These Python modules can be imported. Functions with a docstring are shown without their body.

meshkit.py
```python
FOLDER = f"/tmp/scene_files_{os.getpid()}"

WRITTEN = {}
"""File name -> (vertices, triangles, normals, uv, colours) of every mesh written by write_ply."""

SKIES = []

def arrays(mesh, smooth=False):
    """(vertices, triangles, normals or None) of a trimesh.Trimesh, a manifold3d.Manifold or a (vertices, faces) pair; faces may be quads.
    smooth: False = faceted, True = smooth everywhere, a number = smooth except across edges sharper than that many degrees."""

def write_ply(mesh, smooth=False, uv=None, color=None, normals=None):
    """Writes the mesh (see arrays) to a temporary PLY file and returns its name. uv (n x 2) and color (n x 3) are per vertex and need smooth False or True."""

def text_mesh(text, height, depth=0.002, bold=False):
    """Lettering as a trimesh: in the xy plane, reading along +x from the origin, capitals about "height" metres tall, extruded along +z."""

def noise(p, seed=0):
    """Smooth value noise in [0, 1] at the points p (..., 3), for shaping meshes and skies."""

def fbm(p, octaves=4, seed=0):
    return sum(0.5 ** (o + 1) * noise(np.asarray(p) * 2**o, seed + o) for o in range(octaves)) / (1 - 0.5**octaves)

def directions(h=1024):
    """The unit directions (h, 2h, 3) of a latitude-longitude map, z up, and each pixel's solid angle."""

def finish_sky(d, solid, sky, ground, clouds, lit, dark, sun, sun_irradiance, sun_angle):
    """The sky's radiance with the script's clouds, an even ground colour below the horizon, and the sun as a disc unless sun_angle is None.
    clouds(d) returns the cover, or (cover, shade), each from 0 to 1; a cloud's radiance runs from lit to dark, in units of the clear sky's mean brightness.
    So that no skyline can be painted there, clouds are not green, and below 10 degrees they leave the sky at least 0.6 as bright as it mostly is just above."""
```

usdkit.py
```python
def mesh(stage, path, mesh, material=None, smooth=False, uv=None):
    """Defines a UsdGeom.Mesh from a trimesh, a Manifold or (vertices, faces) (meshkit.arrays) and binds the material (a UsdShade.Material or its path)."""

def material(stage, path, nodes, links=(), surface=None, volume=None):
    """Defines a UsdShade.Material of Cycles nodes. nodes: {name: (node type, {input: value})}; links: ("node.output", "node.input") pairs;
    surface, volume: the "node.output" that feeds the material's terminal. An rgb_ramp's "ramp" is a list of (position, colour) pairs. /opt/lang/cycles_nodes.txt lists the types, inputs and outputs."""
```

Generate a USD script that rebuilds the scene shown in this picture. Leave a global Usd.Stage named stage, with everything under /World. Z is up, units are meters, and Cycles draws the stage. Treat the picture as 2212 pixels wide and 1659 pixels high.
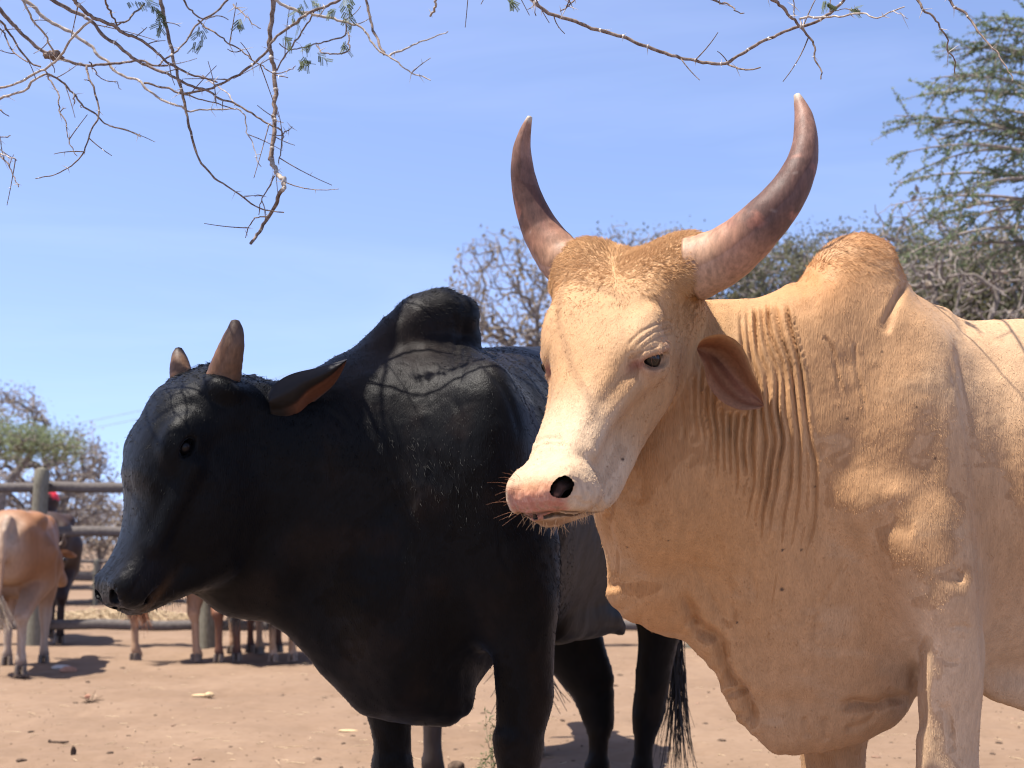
import math, random, os
import numpy as np, trimesh, usdkit, meshkit
from scipy.spatial import cKDTree
from scipy import sparse
from scipy.interpolate import PchipInterpolator, RBFInterpolator
from pxr import Usd, UsdGeom, UsdLux, UsdShade, Gf, Sdf, Vt

stage = Usd.Stage.CreateInMemory()
UsdGeom.SetStageUpAxis(stage, 'Z'); UsdGeom.SetStageMetersPerUnit(stage, 1.0)
UsdGeom.Xform.Define(stage, '/World'); UsdGeom.Scope.Define(stage, '/World/Looks')

# ------------------------------------------------------------------ camera, sky, sun, exposure
CAMH, FPX, HORIZ = 0.95, 3039.0, 1170.0          # eye height; focal length and horizon row for a picture 2212 units wide
CX, CY = 1106.0, 829.5
PITCH = math.atan((HORIZ - CY) / FPX)
cam = UsdGeom.Camera.Define(stage, '/World/camera')
cam.CreateHorizontalApertureAttr(36.0); cam.CreateVerticalApertureAttr(27.0)
cam.CreateFocalLengthAttr(36.0 * FPX / 2212.0)
cam.CreateClippingRangeAttr(Gf.Vec2f(0.05, 5000.0))
cam.CreateFStopAttr(6.3); cam.CreateFocusDistanceAttr(2.8)
cam.CreateExposureAttr(1.36)
cx = UsdGeom.Xformable(cam)
cx.AddTranslateOp().Set(Gf.Vec3d(0, 0, CAMH)); cx.AddRotateXOp().Set(90.0 + math.degrees(PITCH))
FWD = np.array([0, math.cos(PITCH), math.sin(PITCH)]); UPV = np.array([0, -math.sin(PITCH), math.cos(PITCH)]); RGT = np.array([1.0, 0, 0])
EYE = np.array([0, 0, CAMH])

SUN = np.array([-0.35, -0.125, 0.92]); SUN /= np.linalg.norm(SUN)
SUN_EL = math.asin(SUN[2]); SUN_ROT = math.atan2(SUN[0], SUN[1])
sun = UsdLux.DistantLight.Define(stage, '/World/sun')
sun.CreateIntensityAttr(1.25); sun.CreateAngleAttr(0.5); sun.CreateNormalizeAttr(True); sun.CreateColorAttr(Gf.Vec3f(1.0, 0.945, 0.865))
zq = Gf.Rotation(Gf.Vec3d(0, 0, 1), Gf.Vec3d(*map(float, SUN)))
UsdGeom.Xformable(sun).AddOrientOp(UsdGeom.XformOp.PrecisionDouble).Set(zq.GetQuat())

sky = UsdLux.DomeLight.Define(stage, '/World/sky')
skym = usdkit.material(stage, '/World/Looks/sky_air', {
    's': ('sky_texture', {'sky_type': 'single_scattering', 'sun_disc': False, 'sun_elevation': SUN_EL, 'sun_rotation': SUN_ROT, 'altitude': 200.0,
                          'air_density': 0.7, 'aerosol_density': 0.8, 'ozone_density': 2.0}),
    'tc': ('texture_coordinate', {}),
    'mp': ('mapping', {'mapping_type': 'point', 'rotation': (0.0, 0.12, 0.25), 'scale': (1.2, 2.0, 11.0)}),
    'nz': ('noise_texture', {'scale': 1.6, 'detail': 5.0, 'roughness': 0.55, 'distortion': 0.6}),
    'rp': ('rgb_ramp', {'ramp': [(0.0, (0, 0, 0)), (0.46, (0.0, 0.0, 0.0)), (0.62, (0.016, 0.016, 0.016)), (0.8, (0.034, 0.034, 0.034)), (1.0, (0.05, 0.05, 0.05))]}),
    'mx': ('mix_color', {'blend_type': 'mix', 'b': (8.6, 9.4, 10.8), 'use_clamp': False}),
    'up': ('vector_math', {'math_type': 'add', 'vector2': (0.0, 0.0, 0.13)}), 'nm': ('vector_math', {'math_type': 'normalize'}),
    'ti': ('mix_color', {'blend_type': 'multiply', 'fac': 1.0, 'b': (1.09, 0.985, 1.0), 'use_clamp': False}),
    'bg': ('background_shader', {'strength': 0.125}),
}, [('tc.generated', 'up.vector1'), ('up.vector', 'nm.vector1'), ('nm.vector', 's.vector'), ('tc.generated', 'mp.vector'), ('mp.vector', 'nz.vector'), ('nz.fac', 'rp.fac'), ('rp.color', 'mx.fac'), ('s.color', 'mx.a'), ('mx.result', 'ti.a'), ('ti.result', 'bg.color')], surface='bg.background')
UsdShade.MaterialBindingAPI.Apply(sky.GetPrim()).Bind(skym)

# ------------------------------------------------------------------ helpers
def unproj(u, v, d):
    """the point seen at column u, row v (picture 2212 wide) at distance d along the view axis"""
    u, v, d = np.asarray(u, float), np.asarray(v, float), np.asarray(d, float)
    return EYE + ((u - CX) / FPX * d)[..., None] * RGT + ((CY - v) / FPX * d)[..., None] * UPV + d[..., None] * FWD
def proj(p):
    q = np.asarray(p, float) - EYE
    d = q @ FWD
    return CX + FPX * (q @ RGT) / d, CY - FPX * (q @ UPV) / d, d
def on_ground(u, v, z=0.0):
    dr = ((u - CX) / FPX) * RGT + ((CY - v) / FPX) * UPV + FWD
    return EYE + dr * ((z - CAMH) / dr[2])

_taken = {}
def numbered(path):
    n = _taken.get(path, -1) + 1
    _taken[path] = n
    return path if n == 0 else f'{path}_{n:03d}'
def tag(prim, label=None, category=None, group=None, kind=None):
    prim = prim.GetPrim() if hasattr(prim, 'GetPrim') else prim
    for k, t in (('label', label), ('category', category), ('group', group), ('kind', kind)):
        if t: prim.SetCustomDataByKey(k, t)
    return prim
def thing(name, label, category, group=None, loc=(0, 0, 0), rotz=0.0, scale=None):
    x = UsdGeom.Xform.Define(stage, numbered('/World/' + name))
    x.AddTranslateOp().Set(Gf.Vec3d(*map(float, loc)))
    if rotz: x.AddRotateZOp().Set(float(rotz))
    if scale: x.AddScaleOp().Set(Gf.Vec3f(*([scale] * 3 if np.ndim(scale) == 0 else scale)))
    tag(x, label, category, group)
    return str(x.GetPath())
def path_under(parent, name): return numbered((parent or '/World') + '/' + name)
def put(name, mesh, material, parent=None, smooth=True, col=None, extra=None):
    """one Mesh prim; vertices are world coordinates minus the parent's place"""
    p = path_under(parent, name)
    if isinstance(mesh, tuple):
        v, f = mesh
    else:
        v, f = np.array(mesh.vertices), np.array(mesh.faces)
    if col is not None and smooth not in (True, False): smooth = True
    m = usdkit.mesh(stage, p, (v, f), '/World/Looks/' + material, smooth=smooth)
    api = UsdGeom.PrimvarsAPI(m)
    if col is not None:
        api.CreatePrimvar('Cd', Sdf.ValueTypeNames.Color3fArray, 'vertex').Set(Vt.Vec3fArray.FromNumpy(np.ascontiguousarray(np.clip(col, 0, 1), np.float32)))
    for k, a in (extra or {}).items():
        api.CreatePrimvar(k, Sdf.ValueTypeNames.FloatArray, 'vertex').Set(Vt.FloatArray.FromNumpy(np.ascontiguousarray(a, np.float32)))
    return m.GetPrim()
def put_curves(name, strands, widths, material, parent=None, col=None):
    """strands: list of (n,3) arrays; widths: list of arrays or scalars"""
    p = path_under(parent, name)
    c = UsdGeom.BasisCurves.Define(stage, p)
    c.CreateTypeAttr('linear')
    pts = np.vstack(strands)
    c.CreatePointsAttr(Vt.Vec3fArray.FromNumpy(pts.astype(np.float32)))
    c.CreateCurveVertexCountsAttr(Vt.IntArray.FromNumpy(np.array([len(s) for s in strands], np.int32)))
    w = np.concatenate([np.broadcast_to(w, (len(s),)) for s, w in zip(strands, widths)])
    c.CreateWidthsAttr(Vt.FloatArray.FromNumpy(w.astype(np.float32))); c.SetWidthsInterpolation('vertex')
    if col is not None:
        UsdGeom.PrimvarsAPI(c).CreatePrimvar('Cd', Sdf.ValueTypeNames.Color3fArray, 'uniform').Set(Vt.Vec3fArray.FromNumpy(np.ascontiguousarray(np.clip(col, 0, 1), np.float32)))
    UsdShade.MaterialBindingAPI.Apply(c.GetPrim()).Bind(UsdShade.Material.Get(stage, '/World/Looks/' + material))
    return c.GetPrim()
def mat(name, nodes, links=(), surface='p.BSDF', **kw):
    return usdkit.material(stage, '/World/Looks/' + name, nodes, links, surface=surface, **kw)

def tube_mesh(pts, radii, sides=8, cap=True, squash=None, twist=0.0):
    p = np.asarray(pts, float); n = len(p); r = np.broadcast_to(radii, (n,)).astype(float)
    t = np.gradient(p, axis=0); t /= np.linalg.norm(t, axis=1, keepdims=True) + 1e-12
    a = np.cross(t[0], [0, 0, 1.0] if abs(t[0][2]) < .9 else [1.0, 0, 0]); a /= np.linalg.norm(a)
    A = [a]
    for i in range(1, n):
        a = A[-1] - t[i] * (A[-1] @ t[i]); A.append(a / np.linalg.norm(a))
    A = np.array(A); B = np.cross(t, A)
    ang = np.arange(sides) * 2 * np.pi / sides + twist
    v = (p[:, None] + r[:, None, None] * (np.cos(ang)[None, :, None] * A[:, None] + np.sin(ang)[None, :, None] * B[:, None])).reshape(-1, 3)
    i, j = np.meshgrid(np.arange(n - 1), np.arange(sides), indexing='ij')
    a0, a1, b1, b0 = i * sides + j, i * sides + (j + 1) % sides, (i + 1) * sides + (j + 1) % sides, (i + 1) * sides + j
    f = np.concatenate([np.stack([a0, a1, b1], -1).reshape(-1, 3), np.stack([a0, b1, b0], -1).reshape(-1, 3)])
    if cap:
        v = np.vstack([v, p[0] - t[0] * r[0] * .35, p[-1] + t[-1] * r[-1] * .35]); c0, c1 = len(v) - 2, len(v) - 1; k = np.arange(sides)
        f = np.vstack([f, np.stack([np.full(sides, c0), (k + 1) % sides, k], 1), np.stack([np.full(sides, c1), (n - 1) * sides + k, (n - 1) * sides + (k + 1) % sides], 1)])
    return v, f
def join(parts):
    V, F, o = [], [], 0
    for v, f in parts:
        V.append(np.asarray(v)); F.append(np.asarray(f) + o); o += len(v)
    return np.vstack(V), np.vstack(F)
def spline(pts, n):
    p = np.asarray(pts, float)
    d = np.r_[0, np.cumsum(np.linalg.norm(np.diff(p[:, :min(3, p.shape[1])], axis=0), axis=1))]
    x = np.linspace(0, d[-1], n)
    return PchipInterpolator(d, p)(x) if len(p) > 2 else np.stack([np.interp(x, d, p[:, k]) for k in range(p.shape[1])], 1)
def sstep(a, b, x): t = np.clip((x - a) / (b - a), 0, 1); return t * t * (3 - 2 * t)
def lerp(a, b, t): t = np.asarray(t)[..., None]; return np.asarray(a) * (1 - t) + np.asarray(b) * t

# ------------------------------------------------------------------ clay: an implicit modeller (round cones, ellipsoids, lofts; smooth union) and its surface
class Clay:
    def __init__(self): self.ops = []
    def _add(self, fn, lo, hi, k, mode): self.ops.append((fn, np.asarray(lo, float) - k - 6 * self.unit, np.asarray(hi, float) + k + 6 * self.unit, k, mode)); return self
    unit = 1.0
    def chain(self, pts, k, sc=(1, 1, 1), mode='+'):
        P = np.asarray(pts, np.float32); S = np.asarray(sc, np.float32); Q, R = P[:, :3] / S, P[:, 3]
        def fn(X):
            X = X / S; d = None
            for i in range(max(1, len(Q) - 1)):
                a, ra = Q[i], R[i]; b, rb = (Q[i + 1], R[i + 1]) if len(Q) > 1 else (a, ra)
                ab = b - a; t = np.clip(((X - a) @ ab) / max(ab @ ab, 1e-9), 0, 1)
                w = (X - a) - t[:, None] * ab; e = np.sqrt(np.einsum('ij,ij->i', w, w)) - (ra + (rb - ra) * t)
                d = e if d is None else np.minimum(d, e)
            return d * min(S.min(), 1.0)
        r = R.max() * np.maximum(S, 1)
        return self._add(fn, P[:, :3].min(0) - r, P[:, :3].max(0) + r, k, mode)
    def ell(self, c, r, k, M=None, mode='+'):
        c, r = np.asarray(c, np.float32), np.asarray(r, np.float32); M = None if M is None else np.asarray(M, np.float32)
        def fn(X):
            q = X - c
            if M is not None: q = q @ M.T
            k0 = np.sqrt(((q / r) ** 2).sum(1)); k1 = np.sqrt(((q / r ** 2) ** 2).sum(1))
            return k0 * (k0 - 1) / np.maximum(k1, 1e-9)
        e = r if M is None else np.full(3, r.max())
        return self._add(fn, c - e, c + e, k, mode)
    def loft(self, org, M, rows, k, p=2.3, mode='+'):
        """rows: s, half width, reach to +h, reach to -h (and optionally shift of t, of h); axes of M: s, t, h"""
        org = np.asarray(org, np.float32); M = np.asarray(M, np.float32); rows = np.asarray(rows, float); s0, s1 = np.float32(rows[0, 0]), np.float32(rows[-1, 0])
        if rows.shape[1] < 6: rows = np.hstack([rows, np.zeros((len(rows), 6 - rows.shape[1]))])
        n = 256; tab = PchipInterpolator(rows[:, 0], rows[:, 1:])(np.linspace(s0, s1, n)).astype(np.float32); tab = np.vstack([tab, tab[-1:]])
        def fn(X):
            q = (X - org) @ M.T; s = np.clip(q[:, 0], s0, s1)
            x = (s - s0) * np.float32((n - 1) / (s1 - s0)); i = np.minimum(x.astype(np.int32), n - 1); x = (x - i)[:, None]
            a, up, dn, ts, hs = (tab[i] * (1 - x) + tab[i + 1] * x).T
            t = q[:, 1] - ts; h = q[:, 2] - hs
            b = np.where(h > 0, up, dn)
            g = np.sqrt((t / a) ** 2 + (h / b) ** 2) if p == 2 else ((np.abs(t) / a) ** np.float32(p) + (np.abs(h) / b) ** np.float32(p)) ** np.float32(1 / p)
            return (g - 1) * np.minimum(a, b) * np.float32(.85) + np.abs(q[:, 0] - s)
        m = max(rows[:, 1:4].max() + np.abs(rows[:, 4:]).max(), 1e-3)
        ends = np.array([org + M[0] * s0, org + M[0] * s1])
        return self._add(fn, ends.min(0) - m, ends.max(0) + m, k, mode)
    def limb(self, pts, k, sc=(1, 1, 1), p=2.0):
        """a smooth, gently bent limb through (u, v, w, r)"""
        P = np.asarray(pts, float); a = P[-1, :3] - P[0, :3]; a /= np.linalg.norm(a)
        e = np.array([0, 0, 1.0]) - a * a[2]
        if np.linalg.norm(e) < .2: e = np.array([1.0, 0, 0]) - a * a[0]
        e /= np.linalg.norm(e); b = np.cross(e, a); M = np.stack([a, b, e]); S = np.asarray(sc, float)
        q = (P[:, :3] - P[0, :3]) @ M.T; fb, fe = np.abs(b) @ S, np.abs(e) @ S
        rows = np.c_[q[:, 0], P[:, 3] * fb, P[:, 3] * fe, P[:, 3] * fe, q[:, 1], q[:, 2]]
        r0, r1 = rows[0].copy(), rows[-1].copy()
        ex = []
        for c, d in ((.55, .84), (.85, .53), (.97, .24)):
            x = r0.copy(); x[0] -= P[0, 3] * c; x[1:4] *= d; ex.insert(0, x)
        ey = []
        for c, d in ((.55, .84), (.85, .53), (.97, .24)):
            x = r1.copy(); x[0] += P[-1, 3] * c; x[1:4] *= d; ey.append(x)
        return self.loft(P[0, :3], M, np.vstack([ex, rows, ey]), k, p)
    def field(self, X, lo=None, hi=None):
        X = X.astype(np.float32)
        d = np.full(len(X), 1e3 * self.unit, np.float32)
        if len(self.ops) != getattr(self, 'nb', 0): self.LO = np.array([o[1] for o in self.ops]); self.HI = np.array([o[2] for o in self.ops]); self.nb = len(self.ops)
        use = range(len(self.ops)) if lo is None else np.nonzero(((self.LO <= hi) & (self.HI >= lo)).all(1))[0]
        for o in use:
            fn, a, b, k, mode = self.ops[o]
            e = fn(X)
            if mode == '+':
                h = np.maximum(k - np.abs(d - e), 0) / k; d = np.minimum(d, e) - h * h * k * .25
            else:
                h = np.maximum(k - np.abs(d + e), 0) / k; d = np.maximum(d, -e) + h * h * k * .25
        return d
    def surface(self, xs, ys, zs, B=16):
        """surface nets on a rectilinear grid, worked out only in the bricks that the surface crosses"""
        n = np.array([len(xs), len(ys), len(zs)]); D = np.full(n, 1e3 * self.unit, np.float32); ax = (xs, ys, zs)
        step = [max(1, B // 2)] * 3
        ci = [np.unique(np.r_[np.arange(0, n[i], step[i]), n[i] - 1]) for i in range(3)]
        G = np.stack(np.meshgrid(*[ax[i][ci[i]] for i in range(3)], indexing='ij'), -1)
        C = np.empty(G.shape[:3])
        for i in range(0, G.shape[0], 8):
            for j in range(0, G.shape[1], 8):
                s = G[i:i + 8, j:j + 8]; q = s.reshape(-1, 3); C[i:i + 8, j:j + 8] = self.field(q, q.min(0), q.max(0)).reshape(s.shape[:3])
        todo = []
        for i in range(0, n[0] - 1, B):
            for j in range(0, n[1] - 1, B):
                for k in range(0, n[2] - 1, B):
                    sl = (slice(i, min(i + B + 1, n[0])), slice(j, min(j + B + 1, n[1])), slice(k, min(k + B + 1, n[2])))
                    cs = tuple(slice(max(np.searchsorted(ci[a], sl[a].start, 'right') - 1, 0), np.searchsorted(ci[a], sl[a].stop - 1) + 1) for a in range(3))
                    c = C[cs]; cell = max(ax[a][sl[a].stop - 1] - ax[a][sl[a].start] for a in range(3)) * .85
                    if c.min() > cell or c.max() < -cell: D[sl] = math.copysign(1e3 * self.unit, c.flat[0])
                    else: todo.append(sl)
        for sl in todo:
            q = np.stack(np.meshgrid(*[ax[a][sl[a]] for a in range(3)], indexing='ij'), -1); r = q.reshape(-1, 3)
            D[sl] = self.field(r, r[0], r[-1]).reshape(q.shape[:3])
        neg = D < 0
        cnt = np.zeros(n - 1, np.int8)
        for a, b, c in np.ndindex(2, 2, 2): cnt += neg[a:n[0] - 1 + a, b:n[1] - 1 + b, c:n[2] - 1 + c]
        I = np.argwhere((cnt > 0) & (cnt < 8)); lin = np.ravel_multi_index(I.T, n - 1)
        acc = np.zeros((len(I), 3)); wt = np.zeros(len(I))
        co = list(np.ndindex(2, 2, 2))
        val = {c: D[I[:, 0] + c[0], I[:, 1] + c[1], I[:, 2] + c[2]].astype(float) for c in co}
        for c in co:
            for a in range(3):
                if c[a]: continue
                e = tuple(c[b] + (b == a) for b in range(3)); x, y = val[c], val[e]; m = (x < 0) != (y < 0)
                t = np.where(m, x / np.where(m, x - y, 1), 0); pt = np.empty((len(I), 3)); pt[:] = c; pt[:, a] = t
                acc[m] += pt[m]; wt[m] += 1
        loc = acc / wt[:, None]
        V = np.stack([ax[a][I[:, a]] + loc[:, a] * (ax[a][I[:, a] + 1] - ax[a][I[:, a]]) for a in range(3)], 1)
        F = []
        for a in range(3):
            b, c = (a + 1) % 3, (a + 2) % 3
            s0 = [slice(1, -1)] * 3; s0[a] = slice(0, n[a] - 1); s1 = list(s0); s1[a] = slice(1, n[a])
            x, y = neg[tuple(s0)], neg[tuple(s1)]
            E = np.argwhere(x != y); off = np.ones(3, int); off[a] = 0; E = E + off
            up = neg[E[:, 0], E[:, 1], E[:, 2]]
            db, dc = np.eye(3, dtype=int)[b], np.eye(3, dtype=int)[c]
            q = np.stack([np.searchsorted(lin, np.ravel_multi_index((E - o).T, n - 1)) for o in (db + dc, dc, 0 * db, db)], 1)
            q[~up] = q[~up][:, ::-1]
            F += [q[:, [0, 1, 2]], q[:, [0, 2, 3]]]
        return V, np.vstack(F)

def mask(P, c, r, M=None):
    q = (P[:, :len(c)] - np.asarray(c, float)) / np.asarray(r, float)
    return np.exp(-(q ** 2).sum(1))
def adjacency(nv, f):
    e = np.vstack([f[:, [0, 1]], f[:, [1, 2]], f[:, [2, 0]]]); e = np.vstack([e, e[:, ::-1]])
    A = sparse.coo_matrix((np.ones(len(e)), (e[:, 0], e[:, 1])), (nv, nv)).tocsr(); A.data[:] = 1
    return sparse.diags(1 / np.maximum(np.asarray(A.sum(1)).ravel(), 1)) @ A
def relax(v, f, n=6, lam=.5, mu=-.52):
    A = adjacency(len(v), f)
    for i in range(n):
        v = v + lam * (A @ v - v); v = v + mu * (A @ v - v)
    return v
def normals(v, f): return meshkit.arrays((v, f), True)[2]
def warp(P, pairs, fixed=()):
    """pulls the shape sideways (u, v) so that the first point of each pair comes to lie on the second; fixed points stay"""
    a = np.array([p[:2] for p in pairs] + list(fixed), float); b = np.array([p[2:] for p in pairs] + list(fixed), float)
    Q = P.copy(); Q[:, :2] += RBFInterpolator(a, b - a, kernel='thin_plate_spline', smoothing=1.0)(P[:, :2]); return Q
def near_lines(P, lines, step=2.5):
    """for 2-D points: distance to the nearest of the polylines, its index, and how far along it (0..1)"""
    S, I, T = [], [], []
    for i, l in enumerate(lines):
        q = spline(l, max(3, int(np.linalg.norm(np.diff(np.asarray(l, float), axis=0), axis=1).sum() / step))); S.append(q); I.append(np.full(len(q), i)); T.append(np.linspace(0, 1, len(q)))
    S, I, T = np.vstack(S), np.concatenate(I), np.concatenate(T)
    d, j = cKDTree(S).query(P)
    return d, I[j], T[j], P - S[j]
def axis(*segs):
    """axis((a,b,step),...) -> increasing samples"""
    out = []
    for a, b, s in segs: out.append(np.arange(a, b, s))
    return np.unique(np.round(np.concatenate(out), 4))
# ------------------------------------------------------------------ materials
def fur(name, rough=.62, spec=.3, bump=.35, dist=.0016, var=.16, scale=(60, 60, 17), sheen=.0, sheen_tint=(1, .9, .8), fine=900.0):
    """short hair: the hide's own colours (primvar Cd), a little streaky variation, fine relief running down the body"""
    return mat(name, {
        'cd': ('attribute', {'attribute': 'Cd'}),
        'g': ('geometry', {}),
        'm': ('mapping', {'mapping_type': 'point', 'scale': scale}),
        'n1': ('noise_texture', {'scale': 1.0, 'detail': 4.0, 'roughness': .62}),
        'm2': ('mapping', {'mapping_type': 'point', 'scale': (fine, fine, fine * .16)}),
        'n2': ('noise_texture', {'scale': 1.0, 'detail': 2.0, 'roughness': .6}),
        'r1': ('map_range', {'from_min': .28, 'from_max': .72, 'to_min': 1 - var, 'to_max': 1 + var}),
        'r2': ('map_range', {'from_min': .25, 'from_max': .75, 'to_min': 1 - var, 'to_max': 1 + var}),
        'x1': ('math', {'math_type': 'multiply'}),
        'cc': ('combine_color', {}),
        'mx': ('mix_color', {'blend_type': 'multiply', 'fac': 1.0, 'use_clamp': False}),
        'ad': ('math', {'math_type': 'multiply_add', 'value2': .45}),
        'b': ('bump', {'strength': bump, 'distance': dist}),
        'p': ('principled_bsdf', {'roughness': rough, 'specular_ior_level': spec, 'sheen_weight': sheen, 'sheen_roughness': .4, 'sheen_tint': sheen_tint}),
    }, [('g.position', 'm.vector'), ('m.vector', 'n1.vector'), ('g.position', 'm2.vector'), ('m2.vector', 'n2.vector'),
        ('n1.fac', 'r1.value'), ('n2.fac', 'r2.value'), ('r1.result', 'x1.value1'), ('r2.result', 'x1.value2'),
        ('x1.value', 'cc.r'), ('x1.value', 'cc.g'), ('x1.value', 'cc.b'), ('cd.color', 'mx.a'), ('cc.color', 'mx.b'), ('mx.result', 'p.base_color'),
        ('n1.fac', 'ad.value1'), ('n2.fac', 'ad.value3'), ('ad.value', 'b.height'), ('b.normal', 'p.normal')])
fur('cream_fur', rough=.68, spec=.2, bump=.75, dist=.002, var=.13, sheen=.05, fine=420.0)
fur('black_fur', rough=.44, spec=.08, bump=.6, dist=.002, fine=420.0, var=.25, sheen=.04, sheen_tint=(.8, .85, 1))
fur('cow_fur', rough=.6, spec=.25, bump=.3, var=.14, fine=400.0)
def rough_mat(name, c1, c2, scale=40.0, rough=.6, spec=.4, bump=.3, dist=.002, stretch=(1, 1, 1), detail=5.0, lo=.35, hi=.65):
    return mat(name, {'g': ('geometry', {}), 'm': ('mapping', {'mapping_type': 'point', 'scale': stretch}), 'n': ('noise_texture', {'scale': scale, 'detail': detail, 'roughness': .6}),
                      'r': ('rgb_ramp', {'ramp': [(0, c1), (lo, c1), (hi, c2), (1, c2)]}), 'b': ('bump', {'strength': bump, 'distance': dist}),
                      'p': ('principled_bsdf', {'roughness': rough, 'specular_ior_level': spec})},
               [('g.position', 'm.vector'), ('m.vector', 'n.vector'), ('n.fac', 'r.fac'), ('r.color', 'p.base_color'), ('n.fac', 'b.height'), ('b.normal', 'p.normal')])
def painted(name, rough=.4, spec=.4, scale=120.0, var=.2, bump=.25, dist=.001, stretch=(1, 1, 1), trans=0.0):
    """a surface coloured by primvar Cd with mottling"""
    nodes = {'cd': ('attribute', {'attribute': 'Cd'}), 'g': ('geometry', {}), 'm': ('mapping', {'mapping_type': 'point', 'scale': stretch}), 'n': ('noise_texture', {'scale': scale, 'detail': 5.0, 'roughness': .65}),
             'r': ('map_range', {'from_min': .3, 'from_max': .7, 'to_min': 1 - var, 'to_max': 1 + var}), 'cc': ('combine_color', {}),
             'mx': ('mix_color', {'blend_type': 'multiply', 'fac': 1.0, 'use_clamp': False}), 'b': ('bump', {'strength': bump, 'distance': dist}),
             'p': ('principled_bsdf', {'roughness': rough, 'specular_ior_level': spec})}
    links = [('g.position', 'm.vector'), ('m.vector', 'n.vector'), ('n.fac', 'r.value'), ('r.result', 'cc.r'), ('r.result', 'cc.g'), ('r.result', 'cc.b'), ('cd.color', 'mx.a'), ('cc.color', 'mx.b'),
             ('mx.result', 'p.base_color'), ('n.fac', 'b.height'), ('b.normal', 'p.normal')]
    if trans:
        nodes['t'] = ('translucent_bsdf', {}); nodes['mc'] = ('mix_closure', {'fac': trans})
        links += [('mx.result', 't.color'), ('p.BSDF', 'mc.closure1'), ('t.BSDF', 'mc.closure2')]
        return mat(name, nodes, links, surface='mc.closure')
    return mat(name, nodes, links)
painted('horn_keratin', rough=.56, spec=.24, scale=110.0, var=.34, bump=.5, dist=.002, stretch=(1, 1, .35))
painted('ear_skin', rough=.6, spec=.25, scale=160.0, var=.18, trans=.22)
rough_mat('hoof_horn', (.06, .045, .035), (.16, .12, .09), 60.0, .55, .4)
painted('black_strands', rough=.45, spec=.14, scale=300.0, var=.2, bump=0.0)
painted('hair_strands', rough=.7, spec=.15, scale=300.0, var=.2, bump=0.0)
mat('eye_gloss', {'p': ('principled_bsdf', {'base_color': (.006, .004, .003), 'roughness': .1, 'specular_ior_level': .35})})
mat('dark_eye', {'p': ('principled_bsdf', {'base_color': (.004, .003, .003), 'roughness': .3, 'specular_ior_level': .2})})
# ------------------------------------------------------------------ the cream bull (shaped in units of one picture column at its own distance: u right, v down, w away)
def px_world(P, D0): return unproj(P[:, 0], P[:, 1], D0 * (1 + P[:, 2] / FPX))
class Head:
    def __init__(self, P0, n, l):
        self.P0 = np.asarray(P0, float); n = np.asarray(n, float); l = np.asarray(l, float); n = n / np.linalg.norm(n); l = l - n * (l @ n); l /= np.linalg.norm(l)
        self.M = np.stack([n, l, -np.cross(l, n)])
    def __call__(self, s, t, h): return self.P0 + np.array([s, t, h], float) @ self.M
    def pts(self, rows): return [(*self(*r[:3]), r[3]) for r in rows]
    def local(self, X): return (X - self.P0) @ self.M.T
def sides(rows, sg): return [(r[0], r[1] * sg, r[2], *r[3:]) for r in rows]

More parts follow.
